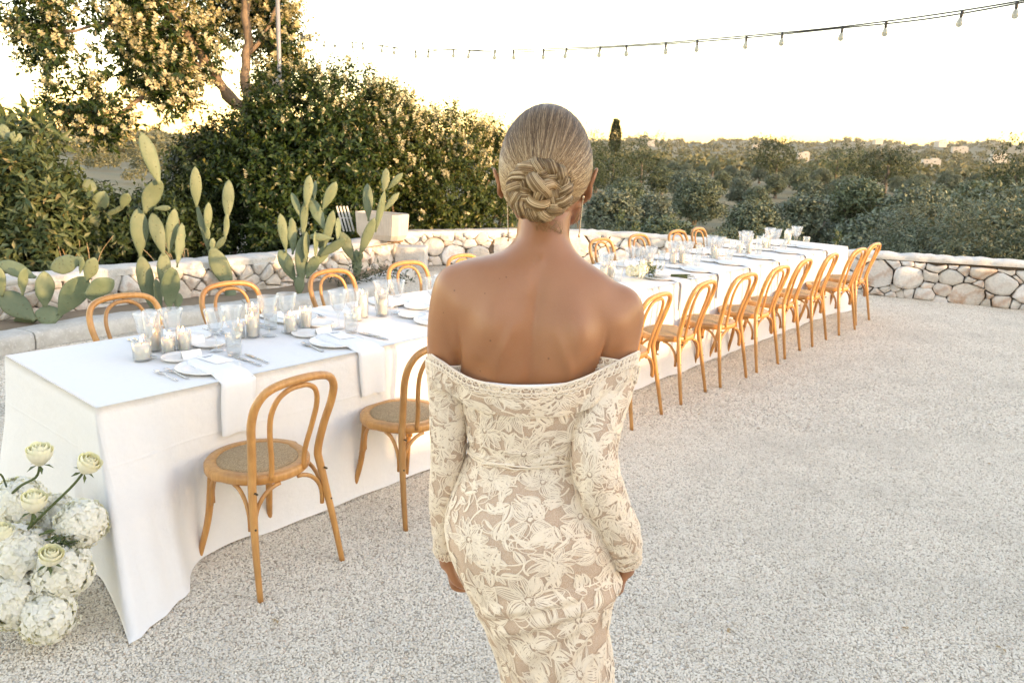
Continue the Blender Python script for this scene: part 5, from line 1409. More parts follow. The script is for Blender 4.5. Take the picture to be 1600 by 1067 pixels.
# head: skull, face, jaw, nose
blob(*ellipsoid(HC, (.079, .098, .104), 32, 20, R=np.array([[math.cos(yaw), -math.sin(yaw), 0], [math.sin(yaw), math.cos(yaw), 0], [0, 0, 1]])))
blob(*ellipsoid(head((0, .045, -.055)), (.062, .058, .075), 24, 16))
blob(*ellipsoid(head((0, .072, -.103)), (.028, .026, .024), 16, 10))
for s in (-1, 1):
    blob(*tube([head((s * .060, .005, -.062)), head((s * .050, .040, -.093)), head((s * .022, .074, -.108))], [.014, .015, .013], 10))
    blob(*ellipsoid(head((s * .040, .082, -.045)), (.022, .018, .02), 12, 8))
blob(*tube([head((0, .094, -.005)), head((0, .108, -.03)), head((0, .118, -.045)), head((0, .100, -.052))], [.009, .010, .013, .010], 10))
for z in (-.072, -.081): blob(*tube([head((-.022, .092, z)), head((0, .102, z)), head((.022, .092, z))], [.004, .006, .004], 8))
# ears
def ear(px, py, Y, s, hgt):
    c = at(px, py, Y)
    a = np.linspace(-.5, 4.3, 18)
    rim = np.stack([np.full(18, 0.0) + s * (.004 + .010 * np.clip(np.sin(a), 0, 1)), .014 * np.cos(a), hgt * np.sin(a) * .92], -1) + c + np.array([s * .004, 0, 0])
    blob(*tube(rim, np.linspace(.0048, .0052, 18), 8))
    blob(*ellipsoid(c + np.array([s * .0015, .002, -.002]), (.0055, .0135, hgt * .9), 14, 10))
    blob(*ellipsoid(c + np.array([s * .002, .001, -hgt * .85]), (.005, .0085, .0095), 12, 8))
ear(786, 286, 1.495, -1, .027); ear(916, 288, 1.495, 1, .031)
# arms
LA = [((712, 452), 1.452, .046), ((703, 492), 1.452, .043), ((698, 545), 1.452, .038), ((699, 610), 1.455, .035), ((700, 690), 1.465, .031), ((697, 760), 1.49, .029), ((697, 825), 1.53, .023), ((698, 868), 1.56, .019)]
RA = [((972, 484), 1.452, .046), ((968, 525), 1.445, .042), ((955, 590), 1.42, .037), ((938, 655), 1.385, .034), ((930, 715), 1.365, .032), ((945, 775), 1.375, .030), ((968, 835), 1.40, .024), ((979, 880), 1.43, .019)]
def armtube(A_, grow=0.0, n=24, k=5, t0=0.0, t1=1.0, uneven=None):
    P = np.array([at(p[0], p[1], Y) for p, Y, r in A_]); r = np.array([q[2] for q in A_]) + grow
    m = len(P); ts = np.linspace(t0 * (m - 1), t1 * (m - 1), int((m - 1) * k * (t1 - t0)) + 1)
    full = catmull(P, 401); fi = np.linspace(0, m - 1, 401)
    Pd = np.stack([np.interp(ts, fi, full[:, q]) for q in range(3)], -1); rd = np.interp(ts, np.arange(m), r)
    return Pd, rd
Pd, rd = armtube(LA); blob(*tube(Pd, rd, 20, up0=(0, -1, 0))); LAp = Pd
Pd, rd = armtube(RA); blob(*tube(Pd, rd, 20, up0=(0, -1, 0))); RAp = Pd
blob(*ellipsoid(at(714, 448, 1.452), (.046, .05, .047), 20, 14)); blob(*ellipsoid(at(969, 481, 1.452), (.046, .05, .047), 20, 14))
blob(*ellipsoid(at(738, 476, 1.438), (.055, .062, .058), 20, 14)); blob(*ellipsoid(at(945, 504, 1.438), (.055, .062, .058), 20, 14))
# hands: palm and five bent fingers each
def hand(w, d, palm_side, curl, s):
    """w wrist point, d hand direction, palm_side direction the palm faces, s = +1/-1 thumb side"""
    d = unit(np.array(d, float)); pn = unit(np.array(palm_side, float) - d * (np.array(palm_side, float) @ d)); sd = np.cross(d, pn) * s
    blob(*ellipsoid(w + d * .045, (.010, .034, .050), 16, 12, R=np.stack([pn, sd, d], 1)))
    blob(*tube([w - d * .01, w + d * .03], [.019, .022], 12))
    for k, (off, ln) in enumerate([(-.026, .060), (-.009, .072), (.009, .077), (.025, .069)]):
        off = -off; p = w + d * .082 + sd * off; q = [w + d * .05 + sd * off * .9, p]; a = .25
        for seg in (.45, .32, .23):
            a += curl; p = p + (d * math.cos(a) + pn * math.sin(a)) * ln * seg; q.append(p)
        blob(*tube(catmull(q, 14), np.linspace(.0088, .0068, 14), 8))
    q = [w + d * .02 + sd * .018, w + d * .048 + sd * .036 + pn * .010, w + d * .072 + sd * .034 + pn * .022, w + d * .092 + sd * .022 + pn * .028]
    blob(*tube(catmull(q, 12), np.linspace(.011, .0072, 12), 8))
hand(LAp[-1], (.18, .42, -.95), (1, .1, .1), .75, 1)
hand(RAp[-1], (-.02, .55, -.8), (-1, .2, .1), .7, -1)
# legs and feet, under the gown
for s in (-1, 1):
    blob(*tube([(.075 + s * .055, 1.46, .95), (.112 + s * .042, 1.465, .75), (.135 + s * .04, 1.475, .5), (.138 + s * .04, 1.48, .3), (.138 + s * .04, 1.47, .10)], [.075, .058, .045, .04, .03], 14))
    blob(*tube([(PO[0] + .01 + s * .05, 1.45, .09), (PO[0] + .01 + s * .055, 1.52, .05), (PO[0] + .01 + s * .06, 1.60, .02)], [.032, .03, .022], 10))
big = MB()
for m_ in mbs:
    V = np.concatenate(m_.V); big.add(V, [f for f in m_.F])
tmp = link('body_parts', big.mesh('body_parts', M['skin']))
rm = tmp.modifiers.new('r', 'REMESH'); rm.mode = 'VOXEL'; rm.voxel_size = .0034; rm.use_smooth_shade = True
sm = tmp.modifiers.new('s', 'SMOOTH'); sm.factor = .5; sm.iterations = 16
dg = bpy.context.evaluated_depsgraph_get(); dg.update()
bme = bpy.data.meshes.new_from_object(tmp.evaluated_get(dg))
bpy.data.objects.remove(tmp)
n = len(bme.vertices); co_ = np.zeros(n * 3, np.float32); bme.vertices.foreach_get('co', co_); co_ = co_.reshape(-1, 3).astype(float)
nr = np.zeros(n * 3, np.float32); bme.vertices.foreach_get('normal', nr); nr = nr.reshape(-1, 3)
# blend shoulders into arms and back
ne = len(bme.edges); ed = np.zeros(ne * 2, np.int32); bme.edges.foreach_get('vertices', ed); ed = ed.reshape(-1, 2)
deg = np.bincount(ed.ravel(), minlength=n)[:, None]
wgt = np.zeros(n)
for (px, py, sx_, sz_) in ((728, 470, .075, .075), (954, 498, .075, .075), (840, 420, .12, .03)):
    c = at(px, py, 1.40); wgt = np.maximum(wgt, np.exp(-((co_[:, 0] - c[0]) / sx_) ** 4 - ((co_[:, 2] - c[2]) / sz_) ** 4))
sel = np.where(wgt > .02)[0]; wm_ = wgt[:, None] * .6
for _ in range(130):
    acc = np.zeros((n, 3))
    for q in range(3):
        acc[:, q] = np.bincount(ed[:, 0], co_[ed[:, 1], q], n) + np.bincount(ed[:, 1], co_[ed[:, 0], q], n)
    co_ += (acc / deg - co_) * wm_
# muscle relief of the back: spine furrow, shoulder blades, hollows beside them
def G2(px, py, Y, sx_, sz_, rot=0.0):
    c = at(px, py, Y); x = co_[:, 0] - c[0]; z = co_[:, 2] - c[2]
    xr, zr = x * math.cos(rot) + z * math.sin(rot), -x * math.sin(rot) + z * math.cos(rot)
    return np.exp(-(xr / sx_) ** 2 - (zr / sz_) ** 2)
bk = np.clip(-nr[:, 1], 0, 1) ** 1.2
sp = np.interp(co_[:, 2], [at(0, 720, 1.37)[2], at(0, 600, 1.36)[2], at(0, 480, 1.36)[2], at(0, 390, 1.4)[2]], [at(818, 720, 1.37)[0], at(828, 600, 1.36)[0], at(836, 480, 1.36)[0], at(846, 390, 1.4)[0]])
zt_, zb_ = at(840, 430, 1.37)[2], at(830, 640, 1.37)[2]
fade = 1 / (1 + np.exp((co_[:, 2] - zt_) / .02)) * 1 / (1 + np.exp(-(co_[:, 2] - zb_) / .03))
disp = -.0065 * np.exp(-((co_[:, 0] - sp) / .013) ** 2) * fade - .004 * np.exp(-((co_[:, 0] - sp) / .035) ** 2) * fade
disp += .016 * G2(766, 512, 1.36, .032, .062, -.22) + .016 * G2(905, 528, 1.36, .030, .062, .22)
disp += .006 * G2(788, 545, 1.36, .012, .045, -.35) + .006 * G2(884, 560, 1.36, .010, .045, .35)
disp += -.010 * G2(745, 575, 1.36, .022, .03) - .010 * G2(930, 580, 1.36, .022, .03)
disp += .004 * G2(845, 408, 1.40, .008, .010)
hc2 = np.exp(-((co_[:, 0] - at(715, 560, 1.4)[0]) / .005) ** 2 - ((co_[:, 2] - at(715, 555, 1.4)[2]) / .04) ** 2) + np.exp(-((co_[:, 0] - at(944, 552, 1.4)[0]) / .005) ** 2 - ((co_[:, 2] - at(944, 562, 1.4)[2]) / .035) ** 2)
disp += -.013 * hc2
co_ += nr * (disp * bk)[:, None]
bme.vertices.foreach_set('co', (co_ - PO).astype(np.float32).ravel()); bme.update()
bme.materials.clear(); bme.materials.append(M['skin'])
for p in bme.polygons: p.use_smooth = True
body = link('body', bme, person)
# eyes, brows
for s in (-1, 1):
    mb = MB(); mb.add(*ellipsoid(head((s * .031, .088, -.008)) - PO, (.011, .010, .009), 12, 8)); mb.build('eye', M['lining'], person)
    mb = MB(); mb.add(*tube([head((s * .014, .098, .012)) - PO, head((s * .032, .096, .017)) - PO, head((s * .048, .082, .012)) - PO], .003, 6)); mb.build('eyebrow', M['hair'], person)

# ------------------------------------------------------------------ gown
class Surf:
    """closed parametric tube sampled on a grid: phi 0..1 round, t 0..1 along"""
    def __init__(self, G_):
        self.G = G_; m, n = G_.shape[:2]
        dt = np.gradient(G_, axis=0); W = np.concatenate([G_[:, -1:], G_, G_[:, :1]], 1); dp = (W[:, 2:] - W[:, :-2])
        N_ = unit(np.cross(dp, dt)); c = G_.mean(1, keepdims=True)
        if np.mean(np.sum(N_ * (G_ - c), -1)) < 0: N_ = -N_
        self.N = N_
    def __call__(self, ph, t, d):
        m, n = self.G.shape[:2]
        a = (np.asarray(ph) % 1.0) * n; b = np.clip(np.asarray(t), 0, 1) * (m - 1.001)
        i = a.astype(int) % n; i2 = (i + 1) % n; fa = (a - np.floor(a))[..., None]
        j = b.astype(int); j2 = np.minimum(j + 1, m - 1); fb = (b - j)[..., None]
        f = lambda Q: (Q[j, i] * (1 - fa) + Q[j, i2] * fa) * (1 - fb) + (Q[j2, i] * (1 - fa) + Q[j2, i2] * fa) * fb
        return f(self.G) + f(self.N) * np.asarray(d)[..., None]
    def build(self, name, m, parent, thick=.0012):
        Gc = np.concatenate([self.G, self.G[:, :1]], 1); mb = MB(); V, F = grid(Gc - PO); mb.add(V, F)
        return mb.build(name, m, parent)
NP = 160
dr = [((716, 578), (952, 572), 1.456, .120, .12), ((718, 600), (950, 596), 1.457, .119, .12), ((726, 645), (936, 642), 1.46, .110, .115), ((735, 690), (922, 690), 1.464, .099, .105), ((733, 708), (922, 708), 1.465, .098, .102), ((720, 742), (936, 742), 1.46, .108, .106), ((702, 790), (956, 790), 1.453, .124, .112), ((698, 832), (964, 830), 1.45, .130, .112), ((712, 878), (962, 876), 1.452, .125, .112), ((738, 932), (953, 930), 1.458, .116, .112), ((765, 988), (949, 986), 1.466, .112, .112), ((788, 1050), (956, 1048), 1.472, .112, .112)]
R_ = [ringpts(*q, n=NP, pw=2.1) for q in dr]
a = np.linspace(0, 2 * PI, NP, endpoint=False)
for z, cx, cy, ax_, ay_ in [(.50, .140, 1.485, .115, .125), (.34, .140, 1.47, .140, .15), (.18, .135, 1.43, .20, .23), (.06, .13, 1.38, .27, .34), (.012, .13, 1.36, .31, .40)]:
    R_.append(np.stack([cx + np.sin(a) * ax_, cy - np.cos(a) * ay_, np.full(NP, z)], -1))
G_ = dense(R_, 9); mG = len(G_)
S0 = Surf(G_)
tt = np.linspace(0, 1, mG)[:, None] * np.ones(NP)[None]; row = tt * (len(R_) - 1); ph = np.linspace(0, 1, NP, endpoint=False)[None] * np.ones((mG, 1)); phs = (ph + .5) % 1 - .5
dsp = np.zeros((mG, NP))
# drapery: folds gathered across the hips, softer ones round the waist and bust
for r0, sl, w_, am, c_, cw in [(8.1, 3.2, .17, .008, .00, .17), (8.5, 4.6, .22, .012, .05, .16), (9.0, 7.5, .26, .010, .07, .15), (9.6, 11.0, .3, .010, .08, .14), (10.4, 14.0, .36, .010, .08, .13), (11.2, 17.0, .4, .010, .06, .13)]:
    line = r0 - sl * (phs - .05) + 10 * (phs + .02) ** 2
    dsp += 1.35 * am * np.exp(-((row - line) / (w_ * .8)) ** 2) * np.exp(-((phs - c_) / cw) ** 2)
for r0, am in [(2.5, .003), (3.05, .0045), (3.35, .004), (1.3, .003), (.75, .003)]:
    line = r0 + .18 * np.sin(ph * 2 * PI * 2 + r0) + .1 * np.sin(ph * 2 * PI * 5 + r0 * 3)
    dsp += am * np.exp(-((row - line) / .09) ** 2)
dsp += .0022 * snoise(np.stack([np.cos(ph * 2 * PI) * 2.5, np.sin(ph * 2 * PI) * 2.5, row * .8], -1), 1.6, 12)
low = np.clip((row - 9.5) / 3, 0, 1); dsp += low * .012 * np.sin(ph * 2 * PI * 9 + row * .7 + 1.5 * np.sin(row * .5)) + low * .006 * np.sin(ph * 2 * PI * 17 + row)
seam = np.exp(-((phs - (.115 + .006 * (row - 5))) / .006) ** 2) * ((row > 3.3) & (row < 9)); dsp += .0018 * seam
seam2 = np.exp(-((phs + (.135 + .004 * (row - 5))) / .006) ** 2) * ((row > 3.3) & (row < 9)); dsp += .0018 * seam2
gown_s = Surf(G_ + S0.N * dsp[..., None])
gown = gown_s.build('gown', M['net'], person)

def ribbon(mb, S, pts_ph, pts_t, half, aspect, d=.0014):
    """thin raised strip following points on the surface; aspect = metres per unit phi / t"""
    p = np.stack([np.asarray(pts_ph) * aspect[0], np.asarray(pts_t) * aspect[1]], -1); n_ = len(p)
    tg = np.gradient(p, axis=0); tg /= np.linalg.norm(tg, axis=1, keepdims=True) + 1e-9; nn2 = np.stack([-tg[:, 1], tg[:, 0]], -1)
    half = np.broadcast_to(half, (n_,))[:, None]
    l, r = p + nn2 * half, p - nn2 * half
    dd = np.full(n_, d)
    A3 = np.stack([S(q[:, 0] / aspect[0], q[:, 1] / aspect[1], dd + e) for q, e in ((l, 0), (p, .0004), (r, 0))], 1)
    V, F = grid(A3); mb.add(V - PO, F)
def petal_pts(c, ang, L_, W_, bend, n_=9):
    t = np.linspace(0, 1, n_); w = W_ * np.sin(PI * np.clip(t, 0, 1) ** .75) ** .8
    an = ang + bend * t; x = np.cumsum(np.cos(an)) * L_ / n_; y = np.cumsum(np.sin(an)) * L_ / n_
    x -= x[0]; y -= y[0]
    nx_, ny_ = -np.sin(an), np.cos(an)
    return np.stack([c[0] + x, c[1] + y], -1), np.stack([nx_, ny_], -1), w
def petal(mb, S, c, ang, L_, W_, bend, asp, rg, strips=3, d=.0014, outline=True):
    P, Nn, w = petal_pts(c, ang, L_, W_, bend)
    edges = np.linspace(-1, 1, strips + 1); gap = .15 if strips > 2 else .3
    for k in range(strips):
        e0, e1 = edges[k] + gap * .5, edges[k + 1] - gap * .5
        if rg.random() < .16: continue
        m0 = slice(0, len(P) - rg.integers(0, 2))
        rows = [P + Nn * (w * e)[:, None] for e in np.linspace(e0, e1, 3)]
        A3 = np.stack([S(q[:, 0] / asp[0], q[:, 1] / asp[1], np.full(len(P), d + (.0004 if i == 1 else 0))) for i, q in enumerate(rows)], 1)[m0]
        V, F = grid(A3); mb.add(V - PO, F)
    if outline:
        for e in (-1, 1):
            q = P + Nn * (w * e * 1.06)[:, None]
            ribbon(mb, S, q[:, 0] / asp[0], q[:, 1] / asp[1], .0007, asp, d + .0006)
def flower(mb, S, c, R, asp, rg):
    n_ = rg.integers(9, 13); a0 = rg.uniform(0, 6.28)
    for k in range(n_):
        an = a0 + k * 2 * PI / n_ + rg.normal(0, .1)
        petal(mb, S, (c[0] + math.cos(an) * R * .15, c[1] + math.sin(an) * R * .15), an, R * rg.uniform(.7, 1.2), R * rg.uniform(.15, .24), rg.normal(0, .6), asp, rg, 5)
    for k in range(9):
        an = k * .7; r_ = R * .02 * k / 2; q = np.array([c[0] + math.cos(an) * r_, c[1] + math.sin(an) * r_])
        t = np.linspace(0, 2 * PI, 6); ribbon(mb, S, (q[0] + np.cos(t) * .0012) / asp[0], (q[1] + np.sin(t) * .0012) / asp[1], .0008, asp)
def leaf(mb, S, c, ang, L_, asp, rg):
    petal(mb, S, c, ang, L_, L_ * .2, rg.normal(0, .7), asp, rg, 2)
def tendril(mb, S, c, ang, L_, asp, rg):
    n_ = 12; an = ang + np.cumsum(np.full(n_, rg.normal(0, .16))); x = c[0] + np.cumsum(np.cos(an)) * L_ / n_; y = c[1] + np.cumsum(np.sin(an)) * L_ / n_
    ribbon(mb, S, x / asp[0], y / asp[1], np.linspace(.0017, .0008, n_), asp)
def lace(S, asp, box, R0, seed, name, parent, dens=1.0):
    """fill a box of the surface (metres) with flowers, leaves and tendrils"""
    rg = np.random.default_rng(seed); mb = MB(); x0, x1, y0, y1 = box
    F_ = []
    tries = 0
    while tries < 4000:
        tries += 1
        c = (rg.uniform(x0, x1), rg.uniform(y0, y1)); R = R0 * rg.uniform(.75, 1.15)
        if all(math.hypot(min(abs(c[0] - q[0]), (x1 - x0) - abs(c[0] - q[0])), c[1] - q[1]) > (R + q[2]) * .80 for q in F_): F_.append((c[0], c[1], R))
    for x, y, R in F_: flower(mb, S, (x, y), R, asp, rg)
    nl = int((x1 - x0) * (y1 - y0) / (R0 * R0) * 1.5 * dens); k = 0; tries = 0
    while k < nl and tries < nl * 12:
        tries += 1
        c = (rg.uniform(x0, x1), rg.uniform(y0, y1)); dm = min(math.hypot(c[0] - x, c[1] - y) / R for x, y, R in F_)
        if dm < .80: continue
        if rg.random() < .66: leaf(mb, S, c, rg.uniform(0, 6.28), R0 * rg.uniform(.45, .95), asp, rg)
        else: tendril(mb, S, c, rg.uniform(0, 6.28), R0 * rg.uniform(.8, 1.6), asp, rg)
        k += 1
    return mb
circ = .80; Lg = .80 * (len(R_) - 1) / 11 * 1.0
aspG = (circ, .97)
lace(gown_s, aspG, (-.40, .40, .015, .80), .047, 61, 'lace', gown, 2.8).build('lace', M['lace'], gown)
# waist seam and hem cords, scalloped top edge with loops, white lining peeping out
def cord(S, t_of, r, parent, name, m, n_=160, d=.003):
    p_ = np.linspace(0, 1, n_, endpoint=False); P = S(p_, t_of(p_), np.full(n_, d)) - PO
    mb = MB(); P = np.concatenate([P, P[:1]]); mb.add(*tube(P, r, 6, cap=False)); return mb.build(name, m, parent)
nr_ = len(R_) - 1
for k, r0 in enumerate((3.25, 3.5)): cord(gown_s, lambda p_, r0=r0: (r0 + .05 * np.sin(p_ * 2 * PI * 5)) / nr_, .0016, gown, 'seam', M['lace'])
cord(gown_s, lambda p_: np.full(len(p_), .004 / nr_), .0042, gown, 'neckline_edge', M['lining'], d=.0)
def scallop(S, t0, tper, cnt, r, parent, lo=0, hi=1, drop=1.0):
    mb = MB()
    for k in range(cnt):
        p0 = lo + (hi - lo) * (k + .5) / cnt; w_ = (hi - lo) / cnt
        an = np.linspace(0, 2 * PI, 11)
        for rr_, hw in ((1.0, .0012), (.5, .0009)):
            P = S(p0 + np.sin(an) * w_ * .52 * rr_, t0 + (1 - np.cos(an)) * tper * .5 * rr_, np.full(11, .0035)) - PO
            mb.add(*tube(P, hw, 5, cap=False))
    return mb.build('scalloped_edge', M['lace'], parent)
scallop(gown_s, .0, .35 / nr_, 74, .001, gown); scallop(gown_s, .32 / nr_, .22 / nr_, 90, .001, gown)
# off-shoulder band running from arm to arm across the back
class Strip(Surf):
    def __init__(self, G_):
        self.G = G_; N_ = unit(np.cross(np.gradient(G_, axis=1), np.gradient(G_, axis=0)))
        self.N = N_ if np.mean(N_[..., 1]) < 0 else -N_
    def __call__(self, ph, t, d):
        m, n = self.G.shape[:2]
        a = np.clip(np.asarray(ph), 0, 1) * (n - 1.001); b = np.clip(np.asarray(t), 0, 1) * (m - 1.001)
        i = a.astype(int); fa = (a - i)[..., None]; j = b.astype(int); fb = (b - j)[..., None]
        f = lambda Q: (Q[j, i] * (1 - fa) + Q[j, i + 1] * fa) * (1 - fb) + (Q[j + 1, i] * (1 - fa) + Q[j + 1, i + 1] * fa) * fb
        return f(self.G) + f(self.N) * np.asarray(d)[..., None]
bp = [(671, 551, 1.450), (678, 557, 1.412), (694, 567, 1.398), (716, 582, 1.380), (745, 595, 1.352), (800, 605, 1.334), (860, 604, 1.332), (905, 593, 1.343), (945, 575, 1.366), (975, 560, 1.376), (992, 552, 1.392), (998, 549, 1.43)]
bl = [(669, 604, 1.453), (674, 606, 1.412), (692, 610, 1.400), (716, 622, 1.395), (745, 640, 1.366), (800, 650, 1.342), (860, 650, 1.340), (900, 645, 1.35), (930, 632, 1.352), (957, 622, 1.362), (975, 615, 1.375), (982, 610, 1.41)]
top_ = catmull([at(*q) for q in bp], 90); bot_ = catmull([at(*q) for q in bl], 90)
tv = np.linspace(0, 1, 14)[:, None, None]
Gb = top_[None] * (1 - tv) + bot_[None] * tv
Gb[..., 1] -= .004 * np.sin(tv[..., 0] * PI) + .0025 * np.sin(np.linspace(0, 1, 90)[None] * 50 + tv[..., 0] * 5) * tv[..., 0]
band_s = Strip(Gb); mb = MB(); V, F = grid(Gb - PO); mb.add(V, F); band = mb.build('off_shoulder_band', M['net'], gown)
lace(band_s, (.43, .06), (.01, .42, .012, .058), .036, 91, 'lace', band, 2.5).build('lace', M['lace'], band)
scallop(band_s, -.0, .20, 40, .001, band, .005, .995); scallop(band_s, .17, .14, 48, .001, band, .005, .995)
mb = MB(); mb.add(*tube(top_ - PO, .0022, 6)); mb.build('neckline_edge', M['lace'], band)
# sleeves
def sleeve(A_, t0, grow, seed, label=None):
    A2 = [(p, Y, r) for p, Y, r in A_]
    Pd, rd = armtube(A2, 0, k=14, t0=t0, t1=.985)
    m = len(Pd); g = np.interp(np.linspace(0, 1, m), np.linspace(0, 1, len(grow)), grow); rd = rd + g
    T_, A3, B3 = frames(Pd, (0, -1, 0)); n_ = 64; a = np.linspace(0, 2 * PI, n_, endpoint=False)
    v = np.linspace(0, 1, m)
    wr = .0016 * snoise(np.stack([v[:, None] * 14 + 0 * a, np.cos(a)[None] * 1.5 + 0 * v[:, None], np.sin(a)[None] * 1.5 + 0 * v[:, None]], -1), 1.5, seed) * (.5 + v[:, None])
    wr += .0022 * np.clip(v - .6, 0, 1)[:, None] / .4 * np.sin(v[:, None] * 95 + 2 * np.sin(a)[None] + seed)
    Rr = rd[:, None] + wr
    G_ = Pd[:, None] + A3[:, None] * (np.cos(a)[None, :, None] * Rr[..., None]) + B3[:, None] * (np.sin(a)[None, :, None] * Rr[..., None])
    S = Surf(G_); o = S.build('sleeve', M['net'], person)
    L_ = np.sum(np.linalg.norm(np.diff(Pd, axis=0), axis=1)); c_ = 2 * PI * float(np.mean(rd))
    lace(S, (c_, L_), (0, c_, .012, L_ - .008), .037, seed, 'lace', o, 2.6).build('lace', M['lace'], o)
    scallop(S, .0, .055, 22, .001, o); scallop(S, .95, .05, 18, .001, o); scallop(S, .045, .035, 26, .001, o)
    cord(S, lambda p_: np.full(len(p_), .002), .0018, o, 'sleeve_edge', M['lace'], 60)
    return S
sleeve([((704, 530), 1.452, .040), ((701, 575), 1.452, .038), ((702, 630), 1.455, .036), ((701, 690), 1.465, .033), ((696, 760), 1.49, .030), ((695, 825), 1.53, .025), ((697, 866), 1.558, .021)], .12, [.003, .003, .002, .002, .003, .002], 71)
sleeve([((966, 528), 1.44, .046), ((957, 580), 1.42, .042), ((940, 640), 1.39, .040), ((928, 712), 1.362, .040), ((943, 775), 1.372, .040), ((970, 838), 1.40, .036), ((980, 878), 1.43, .024)], .12, [.004, .004, .003, .003, .003, .002], 72)

# ------------------------------------------------------------------ hair
hr = np.random.default_rng(12)
HR = np.array([.0845, .106, .112])
BC = at(842, 300, 1.40); bdir = unit(rotz((BC - HC), -yaw) / HR)
def on_scalp(d, lift=0.0): return head(unit(d) * (HR * (1 + lift)))
# close-fitting cap under the strands
nu, nv = 40, 26
az_ = np.linspace(0, 2 * PI, nu, endpoint=False); el_ = np.linspace(0, 1, nv)
def hairline(an):
    """lowest polar angle of the hair: forehead (+y) high, nape low"""
    f = np.sin(an)            # +1 at the face, -1 at the nape
    side = np.abs(np.cos(an)) ** 6
    return np.interp(f, [-1, -.6, 0, .35, .7, 1], [2.28, 2.22, 1.74, 1.42, 1.12, .98]) 
Gc = np.zeros((nv, nu, 3))
for i_, e in enumerate(el_):
    pol = np.maximum(e, .001) * hairline(az_)
    Gc[i_] = on_scalp(np.stack([np.sin(pol) * np.cos(az_), np.sin(pol) * np.sin(az_), np.cos(pol)], -1), -.012)
mb = MB(); V, F = grid(np.concatenate([Gc, Gc[:, :1]], 1) - PO); mb.add(V, F)
M['hair_base'] = m_hair('hair_underlayer', (.15, .10, .055), (.24, .16, .09), (.09, .06, .036))
hair = mb.build('hair', M['hair_base'], person)
def strands(paths, width, mb, lift=None):
    """paths (n, k, 3) -> flat ribbons"""
    n_, k_, _ = paths.shape
    T_ = np.gradient(paths, axis=1); out_ = paths - HC
    if lift is not None: out_ = lift
    s_ = unit(np.cross(T_, out_)); w_ = width * np.sin(np.linspace(.25, PI - .25, k_)) ** .5
    l = paths - s_ * w_[None, :, None]; r = paths + s_ * w_[None, :, None]; mid = paths + unit(out_) * width * .7
    A3 = np.stack([l, mid, r], 2).reshape(-1, 3) - PO
    b = (np.arange(n_) * k_ * 3)[:, None, None] + (np.arange(k_ - 1) * 3)[None, :, None] + np.arange(2)[None, None, :]
    F = np.stack([b, b + 1, b + 4, b + 3], -1).reshape(-1, 4)
    mb.add(A3, [F])
nS = 7000; kS = 16
an = hr.uniform(0, 2 * PI, nS); pol = hairline(an) * np.where(hr.random(nS) < .55, 1.0, hr.uniform(.12, 1, nS)) * hr.uniform(.97, 1.01, nS)
st_ = np.stack([np.sin(pol) * np.cos(an), np.sin(pol) * np.sin(an), np.cos(pol)], -1)
tgt = unit(bdir + hr.normal(0, .09, (nS, 3)))
t = np.linspace(0, 1, kS)[None, :, None]
dot = np.clip(np.sum(st_ * tgt, -1), -1, 1); om = np.arccos(dot)[:, None, None]
dirs = (np.sin((1 - t) * om) * st_[:, None] + np.sin(t * om) * tgt[:, None]) / np.sin(om)
sag = np.sin(t * PI) * .10 * np.sign(st_[:, 0])[:, None, None] * np.array([1, 0, .35]) * np.clip(np.abs(st_[:, 0]), 0, 1)[:, None, None]
dirs = unit(dirs + sag * .5)
lv = (.002 + hr.uniform(0, .028, (nS, 1, 1)) + .010 * np.sin(an * 23)[:, None, None] * .5)
paths = HC + rotz(dirs * HR * (1 + lv), yaw)
clump = snoise(np.stack([np.cos(an) * 9, np.sin(an) * 9, pol * .6], -1), 1.6, 21) + hr.normal(0, .35, nS)
mb = MB()
for sel_, mi in ((np.abs(clump) <= .45, 0), (clump > .45, 1), (clump < -.45, 2)):
    nf = len(mb.F); strands(paths[sel_], .00065, mb)
    for q in range(nf, len(mb.F)): mb.M[q] = mi
mb.build('hair_strands', [M['hair'], M['hair_light'], M['hair_dark']], hair)
# low bun of twisted locks
def bunpt(zx, zy, dep): 
    return at(843 + (zx - 520) * .93 / 2.54, 297 + (zy - 392) * .93 / 2.54, 1.40 - dep)
bun = MB(); bun.add(*ellipsoid(at(842, 300, 1.405) - PO, (.050, .034, .044), 24, 16)); bun = bun.build('bun', M['hair_base'], person)
locks = [
    ([(478, 330, .02), (495, 345, .046), (520, 372, .050), (545, 400, .044), (552, 430, .02)], .0125, .5),
    ([(585, 395, .02), (562, 372, .044), (532, 385, .050), (520, 415, .042), (505, 440, .02)], .0100, .6),
    ([(470, 395, .02), (490, 440, .036), (530, 452, .038), (566, 430, .03)], .0105, .6),
]
